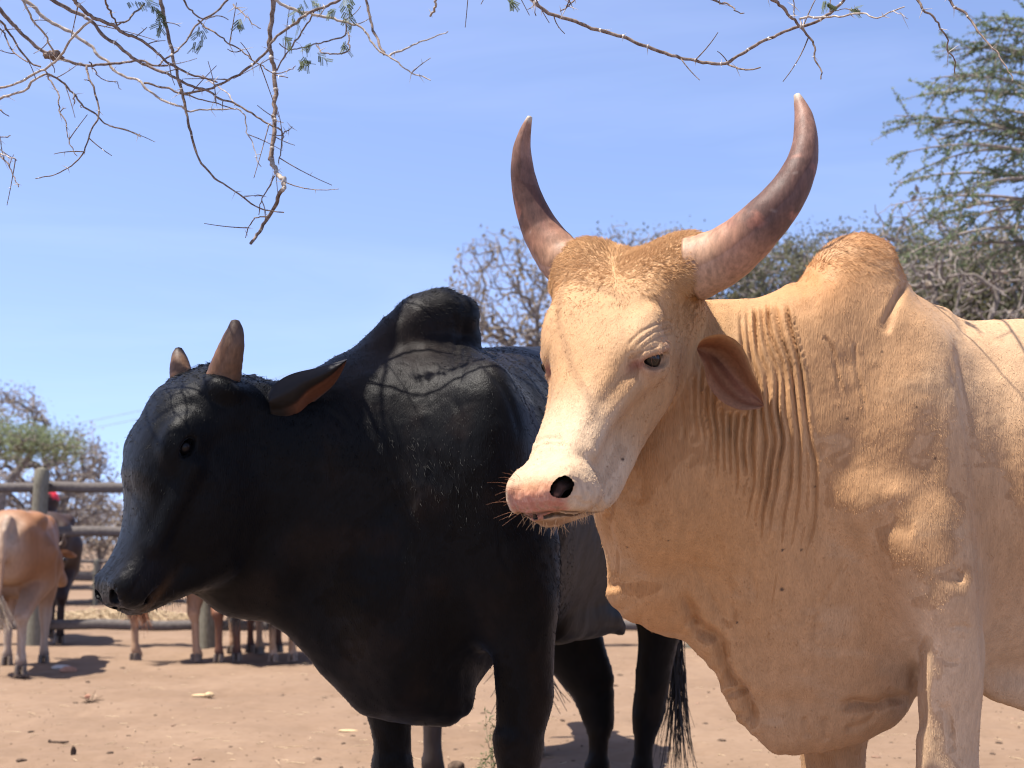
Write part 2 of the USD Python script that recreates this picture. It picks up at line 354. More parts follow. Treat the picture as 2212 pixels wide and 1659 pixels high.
CREAM_D = 2.75
def ground_row(d): return CY + FPX * (CAMH + d * math.sin(PITCH)) / (d * math.cos(PITCH))
def leg_down(cl, u, v, w, D0, r_knee, r_can, r_fet, du=0.0, k=20, v_knee=None, hind=False):
    """from the lower leg in the picture down to the ground: knee, cannon, fetlock; returns where the hoof stands"""
    g = ground_row(D0 * (1 + w / FPX))
    vk = v_knee if v_knee else v + (g - v) * .42
    if hind: cl.chain([(u, v, w, r_knee), (u + du, g - 60, w, r_can)], k)
    else: cl.limb([(u, v, w, r_knee * .97), (u, vk - 30, w, r_knee), (u, vk + 25, w, r_knee * .95), (u + du * .3, vk + 90, w, r_can), (u + du, g - 130, w, r_can)], k)
    cl.chain([(u + du, g - 130, w, r_can), (u + du, g - 95, w, r_fet), (u + du - r_fet * .3, g - 55, w - 6, r_fet * .95)], k)
    return (u + du - r_fet * .4, g, w)
def hoof_mesh(c, D0, r):
    """two claws standing on the ground below (u, w), in world coordinates"""
    u, g, w = c; parts = []
    m = D0 / FPX
    for sgn in (-1, 1):
        rings = []
        for z, sc, fw in ((0.0, 1.0, .28), (.012, 1.0, .26), (.05, .82, .1), (.062, .70, .05)):
            a = np.linspace(0, 2 * np.pi, 13)[:-1]
            x = np.cos(a) * r * m * sc * 1.05 - fw * r * m; y = np.sin(a) * r * m * sc * .52 + sgn * r * m * .52
            rings.append(np.stack([x, y, np.full(12, z)], 1))
        v = np.vstack(rings + [[[-.2 * r * m, sgn * r * m * .5, 0]], [[0, sgn * r * m * .5, .064]]])
        f = []
        for i in range(3):
            for j in range(12):
                a0, a1, b0, b1 = i * 12 + j, i * 12 + (j + 1) % 12, (i + 1) * 12 + j, (i + 1) * 12 + (j + 1) % 12
                f += [(a0, a1, b1), (a0, b1, b0)]
        for j in range(12): f += [(48, (j + 1) % 12, j), (49, 36 + j, 36 + (j + 1) % 12)]
        parts.append((v, np.array(f)))
    v, f = join(parts)
    base = px_world(np.array([[u, g, w]], float), D0)[0]; base[2] = 0.001
    return v + base, f
def horn_mesh(rows, D0, n=70, sides=28, seed=0, ridges=.02):
    q = spline(rows, n); P = px_world(q[:, :3], D0); r = q[:, 3] * D0 * (1 + q[:, 2] / FPX) / FPX
    v, f = tube_mesh(P, r, sides)
    k = np.repeat(np.arange(n), sides); x = np.r_[k / (n - 1), 0, 1]
    c = np.vstack([np.repeat(P, sides, 0), P[:1], P[-1:]]); d = v - c
    amp = 1 + ridges * (meshkit.fbm(np.c_[v * 45], 3, seed) - .5) * 2 + ridges * .6 * np.sin(x * 60 + 3 * meshkit.noise(v * 20, seed)) * (1 - x) ** 2
    return (c + d * amp[:, None], f), x, v

CREAM_WARP = [(1143, 743, 1165, 743), (1119, 970, 1147, 970), (1090, 1037, 1107, 1042), (1110, 1130, 1124, 1112), (1183, 1163, 1186, 1141), (1283, 1130, 1271, 1117), (1410, 794, 1416, 780), (1203, 1050, 1206, 1045),
              (1250, 497, 1262, 517), (1477, 497, 1498, 502), (1357, 510, 1368, 537), (1437, 943, 1428, 943), (1212, 640, 1200, 640), (1125, 850, 1163, 850), (1163, 598, 1188, 604),  (1328, 1262, 1313, 1264), (1347, 1315, 1333, 1310)]
CREAM_FIX = [(1700, 640), (1850, 505), (1308, 1215), (1413, 1356), (1620, 900), (1520, 1200), (1400, 1250), (1990, 700), (1900, 1000), (1700, 1400), (2200, 700), (2200, 1200), (2050, 1600), (3000, 700), (3000, 2000), (1800, 1650), (1800, 2000), (1580, 700), (1560, 1000), (1580, 1553), (2050, 2200)]
def build_cream():
    H = Head((1365, 590, -150), (-.31, .79, -.53), (.863, 0, -.505))
    cl = Clay()
    # trunk
    ca, sa = math.cos(.40), math.sin(.40); Mb = np.array([[ca, 0, sa], [sa, 0, -ca], [0, -1, 0.]])
    cl.loft((1950, 1080, 20), Mb, [(-160, 120, 200, 280), (-80, 175, 330, 380), (0, 215, 380, 430), (170, 262, 388, 405), (350, 282, 392, 382), (700, 285, 392, 395), (1000, 250, 395, 330), (1220, 180, 330, 250), (1340, 70, 150, 160)], 60, p=2)
    cl.limb([(1715, 690, -55, 34), (1750, 640, -50, 62), (1800, 605, -35, 80), (1855, 594, -15, 82), (1902, 606, 0, 78), (1932, 650, 12, 66), (1962, 705, 25, 58), (2015, 722, 45, 36)], 80, (1, 1, .85)); cl.ell((1830, 740, -95), (150, 120, 70), 90)
    Mn = np.array([[.985, 0, .17], [.17, 0, -.985], [0, -1, 0.]])
    cl.loft((1720, 950, -40), Mn, [(-330, 70, 200, 200), (-280, 95, 290, 260), (-180, 122, 302, 340), (-60, 150, 305, 420), (80, 178, 300, 450), (200, 180, 250, 420), (260, 115, 160, 330)], 70, p=2)
    # shoulder, brisket and dewlap
    cl.ell((1985, 985, -95), (122, 270, 108), 90)
    cl.ell((1885, 1090, -130), (75, 75, 70), 70)
    cl.ell((2010, 1200, -125), (95, 190, 100), 70)
    cl.ell((1760, 1340, -22), (165, 262, 98), 120)
    cl.ell((1415, 1050, -120), (100, 175, 75), 70)
    cl.chain([(1376, 1090, -95, 52), (1392, 1190, -85, 64), (1403, 1275, -80, 76), (1432, 1275, -75, 74)], 50, (1, 1, .5))
    cl.chain([(1452, 1275, -72, 56), (1520, 1345, -66, 44), (1585, 1440, -62, 46), (1626, 1525, -60, 50), (1690, 1568, -55, 60), (1780, 1550, -50, 72), (1850, 1525, -40, 72)], 60, (1, 1, .6))
    cl.chain([(1880, 1500, -30, 60), (1925, 1470, -20, 50)], 40, (1, 1, .9))
    cl.chain([(1340, 1010, -150, 55), (1342, 1090, -120, 40), (1349, 1190, -95, 34)], 40, (1, 1, .8))
    # near foreleg, far foreleg
    cl.limb([(1985, 1040, -110, 70), (2000, 1160, -140, 98), (2046, 1300, -165, 84), (2052, 1400, -160, 73), (2050, 1480, -155, 70), (2049, 1560, -150, 64), (2048, 1680, -150, 61)], 40)
    h1 = leg_down(cl, 2048, 1680, -150, CREAM_D, 62, 42, 52, v_knee=1800)
    cl.limb([(1850, 1330, 90, 100), (1815, 1480, 110, 75), (1800, 1600, 112, 66), (1798, 1690, 112, 60)], 40)
    h2 = leg_down(cl, 1798, 1690, 112, CREAM_D, 60, 42, 52, v_knee=1790)
    # hind legs and the rest beyond the frame
    hoofs = [h1, h2]
    for (u, w) in ((3010, 330), (3080, 560)):
        cl.limb([(u - 90, 1050, w, 200), (u - 20, 1290, w, 130), (u + 60, 1500, w + 10, 70)], 60)
        cl.chain([(u + 60, 1500, w + 10, 70), (u + 80, 1640, w + 20, 52)], 25)
        hoofs.append(leg_down(cl, u + 80, 1640, w + 20, CREAM_D, 52, 40, 50, du=-20, hind=True))
    cl.chain([(2170, 1480, 40, 40), (2230, 1500, 60, 42), (2290, 1560, 80, 34)], 40, (1, 1, .6))
    cl.chain([(3110, 760, 440, 50), (3190, 900, 470, 30), (3205, 1300, 480, 20), (3200, 1620, 480, 16)], 25)
    # head
    M = H.M
    cl.loft(H(0, 0, 0), M, [(-75, 70, 30, 50), (-30, 138, 70, 120), (40, 150, 82, 160), (90, 143, 86, 162), (130, 131, 85, 160), (235, 128, 80, 158), (330, 102, 72, 145), (430, 83, 64, 122), (530, 78, 58, 105), (610, 74, 58, 84), (660, 58, 40, 55), (690, 25, 14, 20)], 34, p=3.0)
    for sg in (-1, 1):
        cl.ell(H(-26, 108 * sg, 44), (50, 66, 40), 60, M)
        cl.ell(H(10, 165 * sg, 18), (40, 40, 46), 50, M)
        cl.ell(H(200, 116 * sg, 40), (70, 36, 32), 20, M); cl.ell(H(236, 134 * sg, 2), (60, 26, 46), 16, M)
        cl.ell(H(230, 78 * sg, -85), (140, 44, 82), 40, M)
        cl.chain(H.pts(sides([(245, 128, -34, 24), (330, 104, -8, 22), (420, 82, 6, 18), (500, 74, 8, 16)], sg)), 26)
        cl.ell(H(606, 66 * sg, -4), (66, 36, 58), 24, M)
        cl.ell(H(612, 60 * sg, 48), (36, 28, 22), 16, M)
        cl.chain(H.pts(sides([(640, 0, -44, 32), (570, 34, -84, 44), (420, 50, -112, 52), (240, 72, -110, 54)], sg)), 26)
    cl.ell(H(612, 0, 14), (66, 84, 60), 24, M)
    cl.ell(H(644, 0, 26), (36, 62, 40), 14, M)
    for sg in (-1, 1):
        c, s_ = .82, .57; Me = np.array([[c, 0, s_], [0, 1, 0], [-s_, 0, c]]) @ M
        cl.ell(H(250, 152 * sg, 0), (46, 30, 19), 10, Me, '-')
        cl.chain(H.pts(sides([(204, 140, -22, 9), (220, 152, 4, 13), (242, 152, 20, 12), (264, 138, 29, 7)], sg)), 8)
        cl.chain(H.pts(sides([(200, 132, -32, 6), (232, 140, -26, 8), (266, 134, -4, 7), (284, 124, 8, 4)], sg)), 8)
        cl.chain(H.pts(sides([(646, 51, 36, 12), (626, 56, 42, 15), (604, 54, 22, 14), (578, 48, 4, 10)], sg)), 7, mode='-')
        cl.chain(H.pts(sides([(688, 0, 0, 8), (676, 42, -10, 8), (650, 78, -36, 8), (606, 100, -76, 6)], sg)), 6, mode='-')
    xs = axis((1070, 2230, 3.6), (2230, 3300, 16)); ys = axis((470, 1690, 3.6), (1690, 2330, 12)); zs = axis((-560, -10, 3.9), (-10, 760, 12))
    V, F = cl.surface(xs, ys, zs)
    V = relax(V, F, 4)
    hl = H.local(V); bodyw = np.clip(np.maximum(sstep(30, 90, np.abs(hl[:, 1]) - 130), np.maximum(sstep(-60, -150, hl[:, 0]), sstep(-170, -240, hl[:, 2]))), 0, 1)
    S = relax(V, F, 60, .6, -.61); V = V + (S - V) * bodyw[:, None]
    m = sstep(1360, 1440, V[:, 1]) * sstep(1960, 1900, V[:, 0]) * sstep(1640, 1610, V[:, 1]) * sstep(40, 0, V[:, 2]); m = np.maximum(m, mask(V[:, :2], (1330, 1270), (60, 70)))
    A = adjacency(len(V), F); S = V.copy()
    for _ in range(70): S = S + .6 * (A @ S - S)
    V = V + (S - V) * m[:, None]
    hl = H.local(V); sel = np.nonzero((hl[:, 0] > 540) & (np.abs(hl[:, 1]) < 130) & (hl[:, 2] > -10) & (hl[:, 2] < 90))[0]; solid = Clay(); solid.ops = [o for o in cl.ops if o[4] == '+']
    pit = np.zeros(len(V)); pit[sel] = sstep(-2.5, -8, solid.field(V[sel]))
    m = sstep(-60, 0, hl[:, 0]) * sstep(-170, -120, hl[:, 2]) * sstep(180, 150, np.abs(hl[:, 1]))
    V = warp(V, CREAM_WARP, CREAM_FIX)
    S = warp(V, [(1270, 1092, 1306, 1090), (1340, 1030, 1362, 1026), (1262, 1122, 1288, 1116), (1206, 1045, 1210, 1043)], [(1110, 1050), (1125, 1112), (1185, 1141), (1167, 900), (1300, 850), (1416, 780), (1440, 930), (1262, 517), (1498, 502), (1700, 900), (1700, 1500), (1240, 980)])
    V = V + (S - V) * m[:, None]
    return cl, H, V, F, hoofs, (hl, pit)
# ------------------------------------------------------------------ the black bull
BLACK_D = 3.5
BLACK_WARP = [(182, 1273, 205, 1268), (240, 1020, 262, 1015), (262, 925, 272, 935), (293, 1343, 296, 1327), (413, 1300, 413, 1284), (244, 1260, 252, 1262), (208, 1150, 240, 1160), (207, 1320, 228, 1306), (409, 980, 405, 973), (330, 860, 334, 856), (620, 1367, 620, 1357), (540, 746, 528, 812), (470, 747, 464, 786), (385, 776, 382, 812), (578, 800, 574, 830), (1062, 1490, 1036, 1484)]
BLACK_FIX = [(500, 900), (640, 1000), (680, 810), (500, 1100), (480, 1290), (750, 800), (800, 1200), (950, 620), (1030, 700), (800, 1540), (970, 1568), (1100, 900), (1150, 1500), (1400, 1500), (1300, 900), (1300, 1660), (850, 1660), (1120, 1660), (700, 1000)]
def build_black():
    H = Head((500, 850, -110), (-.506, .818, -.27), (.47, 0, -.88)); M = H.M
    cl = Clay()
    A = np.array([.295, -.033, .955]); A /= np.linalg.norm(A); T = np.array([A[2], 0, -A[0]]); T /= np.linalg.norm(T); Mb = np.stack([A, T, -np.cross(T, A)]); Mb[2] *= -1 if Mb[2][1] > 0 else 1
    cl.loft((985, 1080, 0), Mb, [(-170, 90, 150, 220), (-80, 175, 270, 340), (0, 212, 325, 390), (100, 232, 318, 360), (300, 225, 320, 330), (600, 215, 312, 325), (900, 205, 305, 310), (1100, 190, 292, 280), (1250, 130, 210, 190), (1330, 50, 80, 80)], 60, p=2)
    cl.chain([(770, 800, -20, 34), (808, 770, -12, 38), (862, 715, 0, 48), (908, 690, 12, 62), (955, 680, 28, 58), (990, 682, 40, 46), (1000, 720, 50, 34)], 46, (1, 1, 1.1))
    Mn = np.array([[.975, 0, .22], [.22, 0, -.975], [0, -1, 0.]])
    cl.loft((740, 1000, -70), Mn, [(-240, 80, 160, 240), (-180, 110, 185, 285), (-90, 132, 205, 325), (40, 165, 225, 430), (150, 190, 235, 500), (240, 200, 215, 500), (320, 150, 150, 420)], 80, p=2)
    cl.ell((1055, 1010, -160), (95, 230, 105), 90)
    cl.ell((1090, 1200, -150), (95, 190, 95), 70)
    cl.ell((870, 1330, -110), (125, 205, 120), 90)
    cl.chain([(480, 1230, -110, 60), (500, 1278, -105, 60), (545, 1280, -100, 58), (600, 1285, -100, 60), (670, 1330, -100, 66), (735, 1420, -105, 60), (800, 1480, -110, 56), (880, 1475, -105, 58), (965, 1505, -90, 58), (990, 1500, -80, 50)], 50, (1, 1, .7))
    cl.chain([(440, 1200, -120, 80), (560, 1200, -110, 90)], 50, (1, 1, .9))
    hoofs = []
    cl.limb([(1110, 1180, -150, 100), (1138, 1320, -165, 72), (1142, 1420, -160, 56), (1140, 1500, -155, 49), (1128, 1570, -150, 48), (1121, 1610, -150, 48)], 36)
    hoofs.append(leg_down(cl, 1121, 1610, -150, BLACK_D, 47, 33, 42, v_knee=1670))
    cl.limb([(850, 1330, 60, 100), (842, 1450, 70, 66), (840, 1530, 75, 53), (846, 1600, 75, 42), (847, 1660, 75, 41)], 36)
    hoofs.append(leg_down(cl, 847, 1660, 75, BLACK_D, 42, 31, 40, v_knee=1720))
    cl.limb([(1400, 1060, 930, 130), (1418, 1240, 930, 90), (1424, 1350, 935, 50), (1412, 1450, 945, 40), (1400, 1540, 955, 38), (1393, 1600, 950, 25), (1389, 1660, 945, 20)], 30)
    hoofs.append(leg_down(cl, 1389, 1660, 945, BLACK_D, 20, 20, 27, hind=True))
    cl.limb([(1170, 1180, 1080, 110), (1208, 1330, 1080, 78), (1240, 1420, 1085, 52), (1262, 1466, 1090, 46), (1280, 1510, 1095, 37), (1292, 1565, 1095, 29), (1291, 1610, 1090, 21), (1291, 1660, 1090, 20)], 24)
    cl.chain([(1278, 1390, 1070, 20), (1298, 1440, 1075, 16), (1306, 1466, 1080, 12)], 20)
    hoofs.append(leg_down(cl, 1291, 1660, 1090, BLACK_D, 20, 20, 27, hind=True))
    cl.chain([(1200, 1350, 380, 40), (1270, 1340, 560, 38), (1320, 1340, 650, 28), (1338, 1358, 690, 16)], 36)
    cl.chain([(1440, 820, 1150, 40), (1490, 900, 1160, 22), (1490, 1150, 1120, 15), (1470, 1350, 1100, 12), (1462, 1450, 1090, 9)], 18)
    # head
    cl.loft(H(0, 0, 0), M, [(-105, 30, 30, 20), (-85, 66, 66, 50), (-50, 98, 100, 90), (0, 118, 128, 150), (100, 120, 146, 195), (200, 120, 146, 212), (290, 110, 130, 208), (340, 100, 92, 196), (400, 88, 64, 176), (470, 84, 50, 126), (520, 82, 42, 96), (552, 62, 20, 52), (568, 22, 4, 12)], 34, p=2.5)
    for sg in (-1, 1):
        cl.ell(H(10, 92 * sg, 74), (40, 36, 40), 30, M)
        cl.ell(H(190, 100 * sg, 76), (64, 26, 46), 30, M)
        cl.ell(H(230, 84 * sg, -90), (135, 42, 100), 40, M)
        cl.chain(H.pts(sides([(225, 112, 30, 20), (310, 96, 20, 20), (400, 80, 5, 18)], sg)), 24)
        cl.ell(H(500, 56 * sg, -20), (60, 32, 52), 22, M)
        cl.ell(H(516, 50 * sg, 14), (32, 28, 26), 14, M)
        cl.chain(H.pts(sides([(520, 20, -66, 30), (440, 44, -112, 36), (330, 60, -150, 44)], sg)), 24)
        cl.ell(H(198, 124 * sg, 68), (24, 18, 14), 8, M, '-')
        cl.chain(H.pts(sides([(556, 44, 6, 16), (524, 56, 12, 21), (500, 58, 14, 16)], sg)), 8, mode='-')
        cl.chain(H.pts(sides([(560, 0, -30, 8), (548, 40, -42, 8), (510, 78, -62, 8), (450, 96, -72, 6)], sg)), 6, mode='-')
    xs = axis((180, 1240, 4.3), (1240, 1560, 5.5)); ys = axis((590, 1690, 4.3), (1690, 2080, 12)); zs = axis((-440, 60, 4.6), (60, 1400, 14))
    V, F = cl.surface(xs, ys, zs)
    V = relax(V, F, 4)
    hl = H.local(V); bodyw = np.clip(np.maximum(sstep(30, 90, np.abs(hl[:, 1]) - 130), np.maximum(sstep(-60, -150, hl[:, 0]), sstep(-200, -270, hl[:, 2]))), 0, 1)
    S = relax(V, F, 40, .6, -.61); V = V + (S - V) * bodyw[:, None]
    hl = H.local(V)
    V = warp(V, BLACK_WARP, BLACK_FIX)
    return cl, H, V, F, hoofs, hl
# ------------------------------------------------------------------ the two bulls: colours, folds, horns, ears, eyes, hooves
def ear_mesh(top, low, n, m, depth, D0, w0, w1, thick=7.0):
    """a leaf-shaped ear between two edges (u, v); depth(x, y) is how far the sheet stands back; two skins joined at the rim"""
    a, b = spline(top, n), spline(low, n); x = np.linspace(0, 1, n); y = np.linspace(0, 1, m)
    U = a[:, None, :2] * (1 - y)[None, :, None] + b[:, None, :2] * y[None, :, None]
    X, Y = np.meshgrid(x, y, indexing='ij'); W = w0 + (w1 - w0) * X + depth(X, Y)
    th = thick * np.sin(np.pi * np.clip(Y, .02, .98)) ** .4 * np.clip(1.15 - X, .3, 1)
    f = np.dstack([U, W[..., None]]); bk = np.dstack([U, (W + th)[..., None]])
    P = np.vstack([f.reshape(-1, 3), bk.reshape(-1, 3)]); o = n * m; F = []
    for i in range(n - 1):
        for j in range(m - 1):
            q = [i * m + j, i * m + j + 1, (i + 1) * m + j + 1, (i + 1) * m + j]
            F += [(q[0], q[2], q[1]), (q[0], q[3], q[2]), (q[0] + o, q[1] + o, q[2] + o), (q[0] + o, q[2] + o, q[3] + o)]
        for j in (0, m - 1):
            q = [i * m + j, (i + 1) * m + j, (i + 1) * m + j + o, i * m + j + o]
            if j: q = q[::-1]
            F += [(q[0], q[1], q[2]), (q[0], q[2], q[3])]
    for i in (0, n - 1):
        for j in range(m - 1):
            q = [i * m + j, i * m + j + 1, i * m + j + 1 + o, i * m + j + o]
            if not i: q = q[::-1]
            F += [(q[0], q[2], q[1]), (q[0], q[3], q[2])]
    return P, np.array(F), np.r_[X.ravel(), X.ravel()], np.r_[Y.ravel(), Y.ravel()], np.r_[np.zeros(o), np.ones(o)]
def eyeball(c, D0, r):
    m = trimesh.creation.icosphere(3, r * D0 * (1 + c[2] / FPX) / FPX); m.apply_translation(px_world(np.array([c], float), D0)[0]); return m
def z4(cx0, cy0, k, pts): return [(cx0 + k * x, cy0 + k * y) for x, y in pts]

def finish_cream():
    cl, H, V, F, hoofs, (hl, pit) = build_cream()
    N = normals(V, F)
    head = sstep(-95, -40, hl[:, 0]) * sstep(230, 180, np.abs(hl[:, 1])) * sstep(-195, -150, hl[:, 2])
    # folds hanging down the neck, creases on brisket, shoulder and leg
    a = lambda *p: z4(1512, 486, .4231, p)
    b = lambda *p: z4(1080, 621, .3418, p)
    folds = [a((520, 500), (545, 590), (565, 680), (605, 760)), a((440, 395), (470, 520), (500, 640), (530, 800), (550, 950), (560, 1090), (585, 1210), (582, 1340), (570, 1460)),
             a((380, 385), (410, 520), (440, 650), (475, 800), (500, 950), (502, 1100), (495, 1250), (488, 1400)), a((340, 385), (355, 500), (385, 640), (420, 780), (440, 900), (450, 1050), (450, 1250), (436, 1400)),
             a((305, 395), (325, 500), (345, 620), (380, 760), (400, 900), (408, 1080), (383, 1250), (370, 1400)), a((268, 405), (285, 520), (300, 650), (330, 760), (352, 900), (362, 1080), (345, 1240), (330, 1400)),
             a((232, 410), (245, 540), (262, 660), (300, 820), (315, 960), (322, 1100), (305, 1250)), a((196, 420), (212, 560), (240, 760), (270, 960), (268, 1120), (262, 1300)),
             a((225, 960), (228, 1120), (222, 1300)), a((182, 950), (188, 1120), (182, 1280), (176, 1400)), a((148, 950), (152, 1120), (146, 1300)), a((110, 930), (116, 1100), (112, 1280)),
             a((76, 800), (80, 1000), (74, 1200), (70, 1350)), a((40, 800), (46, 1000), (38, 1180)), a((8, 700), (16, 900), (10, 1150)),
             b((1225, 560), (1240, 800), (1225, 980)), b((1150, 700), (1160, 860), (1135, 1010)), b((1290, 660), (1310, 900), (1300, 1120)),
             a((640, 560), (700, 700), (720, 900)), a((790, 600), (815, 800), (835, 1000))]
    folds = [f if len(f) < 6 else list(f) + [(f[-1][0] - 6, f[-1][1] + 60), (f[-1][0] - 16, f[-1][1] + 130)] for f in folds]
    amp = [0, 5, 6, 6, 6, 5.5, 5, 4.5, 4, 4.5, 4, 3.5, 4, 3, 3, 2.2, 1.8, 2.2, 2.2, 1.6]
    c = lambda *p: z4(1242, 1080, .4384, p)
    soft = [c((560, 250), (640, 420), (720, 560), (770, 640)), c((700, 140), (740, 360), (800, 620)), c((850, 100), (870, 300), (900, 520)), c((1000, 260), (960, 500), (930, 760)), c((1160, 60), (1170, 300), (1190, 620), (1170, 900)), c((1360, 250), (1260, 440), (1180, 560)),
            c((1130, 1060), (1150, 1180)), c((1230, 1060), (1240, 1200)), c((1310, 1040), (1380, 1000), (1500, 1010), (1560, 985), (1670, 1010)), c((1530, 930), (1600, 960), (1670, 980)), c((1640, 680), (1660, 800), (1672, 960)),
            c((1790, 1000), (1830, 1060), (1860, 1180)), c((1880, 340), (1900, 380), (1890, 410)), a((1060, 250), (1030, 350), (950, 470), (920, 560)), a((1260, 640), (1330, 900), (1385, 1150), (1400, 1400)), c((560, 640), (600, 610), (640, 640), (690, 690)), c((740, 940), (790, 960), (850, 950)),
            b((1000, 960), (880, 1060))]
    sa = [2.5, 2, 2, 2, 2.2, 2.2, 5, 5, 7, 5, 5, 4, 5, 4, 5, 3.5, 3.5, .5]
    wob = V[:, :2] + (np.stack([meshkit.noise(np.c_[V[:, :2] / 80.0, V[:, 0] * 0], 61), meshkit.noise(np.c_[V[:, :2] / 80.0, V[:, 0] * 0], 62)], 1) - .5) * [14, 4]
    dr, i, t, q = near_lines(wob, folds)
    face = sstep(.25, -.15, N[:, 2]) * (1 - head)
    tt = sstep(0, .06, t) * sstep(1, .6, t) * (.35 + 1.1 * meshkit.noise(np.c_[t * 4, i * 3.7, t * 0], 9))
    d = -np.array(amp)[i] * 2.4 * np.exp(-(dr / 3.9) ** 2) * tt * face
    d += np.array(amp)[i] * .8 * np.exp(-((dr - 9) / 6) ** 2) * tt * face
    ds, j, ts, _ = near_lines(V[:, :2], soft)
    d += -np.array(sa)[j] * np.exp(-(ds / 7.5) ** 2) * sstep(0, .2, ts) * sstep(1, .8, ts) * face
    deep = [(c((520, 440), (575, 540), (600, 640), (690, 690), (720, 790), (770, 880), (830, 960), (865, 1080), (885, 1160)), 19, 13), (c((540, 640), (570, 590), (640, 625), (695, 665)), 6, 7), (c((730, 970), (790, 945), (850, 955)), 6, 7), (c((760, 1070), (810, 1060), (850, 1100)), 4, 6),
            (c((1300, 1045), (1370, 1000), (1480, 1012), (1560, 985), (1672, 1012)), 11, 14), (c((1330, 1130), (1420, 1110), (1500, 1040)), 6, 9), (c((1660, 640), (1668, 800), (1680, 1000), (1690, 1180)), 12, 15), (c((1500, 560), (1600, 620), (1650, 700)), 3, 22),
            (c((130, 60), (165, 180), (185, 330), (215, 470)), 6, 9), (c((1810, 330), (1850, 400), (1900, 405)), 2, 14), (c((1840, 640), (1900, 620), (1960, 640)), 3, 6), (c((1780, 760), (1850, 800), (1900, 790)), 2.5, 6), (c((1820, 990), (1850, 1090), (1870, 1250)), 4, 7),
            (c((1440, 120), (1560, 130), (1680, 150)), 4, 22), (a((930, 560), (960, 500), (1030, 350), (1065, 300)), 7, 9), (a((560, 180), (640, 230), (700, 300)), 2, 9), (b((700, 1280), (690, 1400), (660, 1480)), 6, 8)]
    for ln, am, sg in deep:
        dq, _, tq, _ = near_lines(wob, [ln]); d += -am * np.exp(-(dq / sg) ** 2) * sstep(0, .15, tq) * sstep(1, .85, tq) * sstep(.5, .0, N[:, 2]) * (1 - head)
    for (u0, v0, ru, rv, am) in ((1935, 1066, 34, 26, 9), (2058, 1305, 40, 70, 7), (2072, 1236, 34, 30, -4), (2030, 1222, 34, 30, 2), (1880, 1110, 60, 40, 5), (2010, 860, 40, 90, 5), (1960, 770, 60, 60, -5), (2045, 1000, 22, 110, 5), (1730, 1120, 40, 110, -4), (1850, 1330, 70, 90, -5), (1940, 1400, 50, 70, -6), (2090, 1300, 14, 60, 6), (2010, 1480, 10, 70, 4), (1430, 1290, 44, 40, 10)):
        d += am * mask(V[:, :2], (u0, v0), (ru, rv)) * face
    edge = [(1300, 1170), (1312, 1225), (1316, 1270), (1347, 1334), (1390, 1356), (1440, 1350), (1487, 1382), (1523, 1422), (1549, 1496), (1575, 1553), (1619, 1602), (1680, 1629), (1740, 1618), (1838, 1617), (1900, 1584)]
    dq, _, tq, _ = near_lines(V[:, :2], [edge]); d += (13 * (meshkit.noise(np.c_[tq * 17, tq * 0, tq * 0], 21) - .42) + 6 * (meshkit.noise(np.c_[tq * 46, tq * 0, tq * 0], 22) - .5)) * np.exp(-(dq / 26) ** 2) * (1 - head) * sstep(60, 20, V[:, 2]) * sstep(0, .12, tq)
    rib = np.interp(V[:, 1], [690, 790, 980, 1190, 1400, 1480], [2040, 2064, 2088, 2106, 2114, 2122])
    d += -15 * sstep(-6, 22, V[:, 0] - rib) * sstep(150, 40, V[:, 0] - rib) * sstep(680, 820, V[:, 1]) * sstep(1500, 1440, V[:, 1]) * face
    d += 3.5 * np.sin((V[:, 0] - 2110 - .12 * (V[:, 1] - 1000)) / 15.0) * sstep(2110, 2150, V[:, 0]) * sstep(820, 950, V[:, 1]) * sstep(1400, 1250, V[:, 1]) * face
    # skin folds over the eye and round the muzzle
    lid = [b((800, 390), (870, 300), (960, 245), (1060, 210), (1090, 225)), b((850, 380), (930, 310), (1010, 262), (1085, 245)), b((880, 400), (950, 340), (1020, 300), (1085, 285)), b((800, 470), (870, 420), (930, 390), (1000, 370))]
    dl, k, tl, _ = near_lines(V[:, :2], lid)
    d += -2.6 * np.exp(-(dl / 3.6) ** 2) * sstep(0, .2, tl) * head
    wr = [b((190, 1040), (300, 990), (420, 1000)), b((230, 980), (310, 950), (380, 960)), b((480, 1330), (560, 1370), (620, 1330)), b((560, 1250), (600, 1310), (570, 1390)), b((440, 1200), (520, 1250), (540, 1330)), b((600, 1400), (650, 1350), (700, 1250))]
    dw, k, tw, _ = near_lines(V[:, :2], wr); d += -2.0 * np.exp(-(dw / 4.5) ** 2) * head
    d += (meshkit.fbm(V / 46.0, 3, 5) - .5) * (4.5 - 2.6 * sstep(1050, 1200, V[:, 1])) * (1 - head) + (meshkit.fbm(V / 24.0, 3, 9) - .5) * 2.4 * head
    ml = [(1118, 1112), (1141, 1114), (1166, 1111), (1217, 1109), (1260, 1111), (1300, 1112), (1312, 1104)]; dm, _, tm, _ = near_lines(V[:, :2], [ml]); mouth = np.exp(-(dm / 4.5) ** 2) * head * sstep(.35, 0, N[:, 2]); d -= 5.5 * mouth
    muz = sstep(520, 600, hl[:, 0]) * head
    d += (meshkit.fbm(V / 10.0, 2, 3) - .5) * 3.2 * muz
    V = V + N * d[:, None]
    # colours of the hide
    C = np.tile(np.array([.52, .335, .19]), (len(V), 1))
    nz = meshkit.fbm(V / 70.0, 4, 2)[:, None]
    C *= .93 + .14 * nz
    U2 = V[:, :2]
    C = lerp(C, (.58, .33, .145), .85 * mask(U2, (1520, 1170), (300, 330)) * (1 - head))
    C = lerp(C, (.55, .30, .13), .8 * mask(U2, (1420, 1310), (75, 70)))
    C = lerp(C, (.55, .32, .15), .7 * mask(U2, (1560, 1480), (70, 120)))
    C = lerp(C, (.52, .27, .11), .85 * mask(U2, (1735, 600), (110, 65)) * (1 - head))
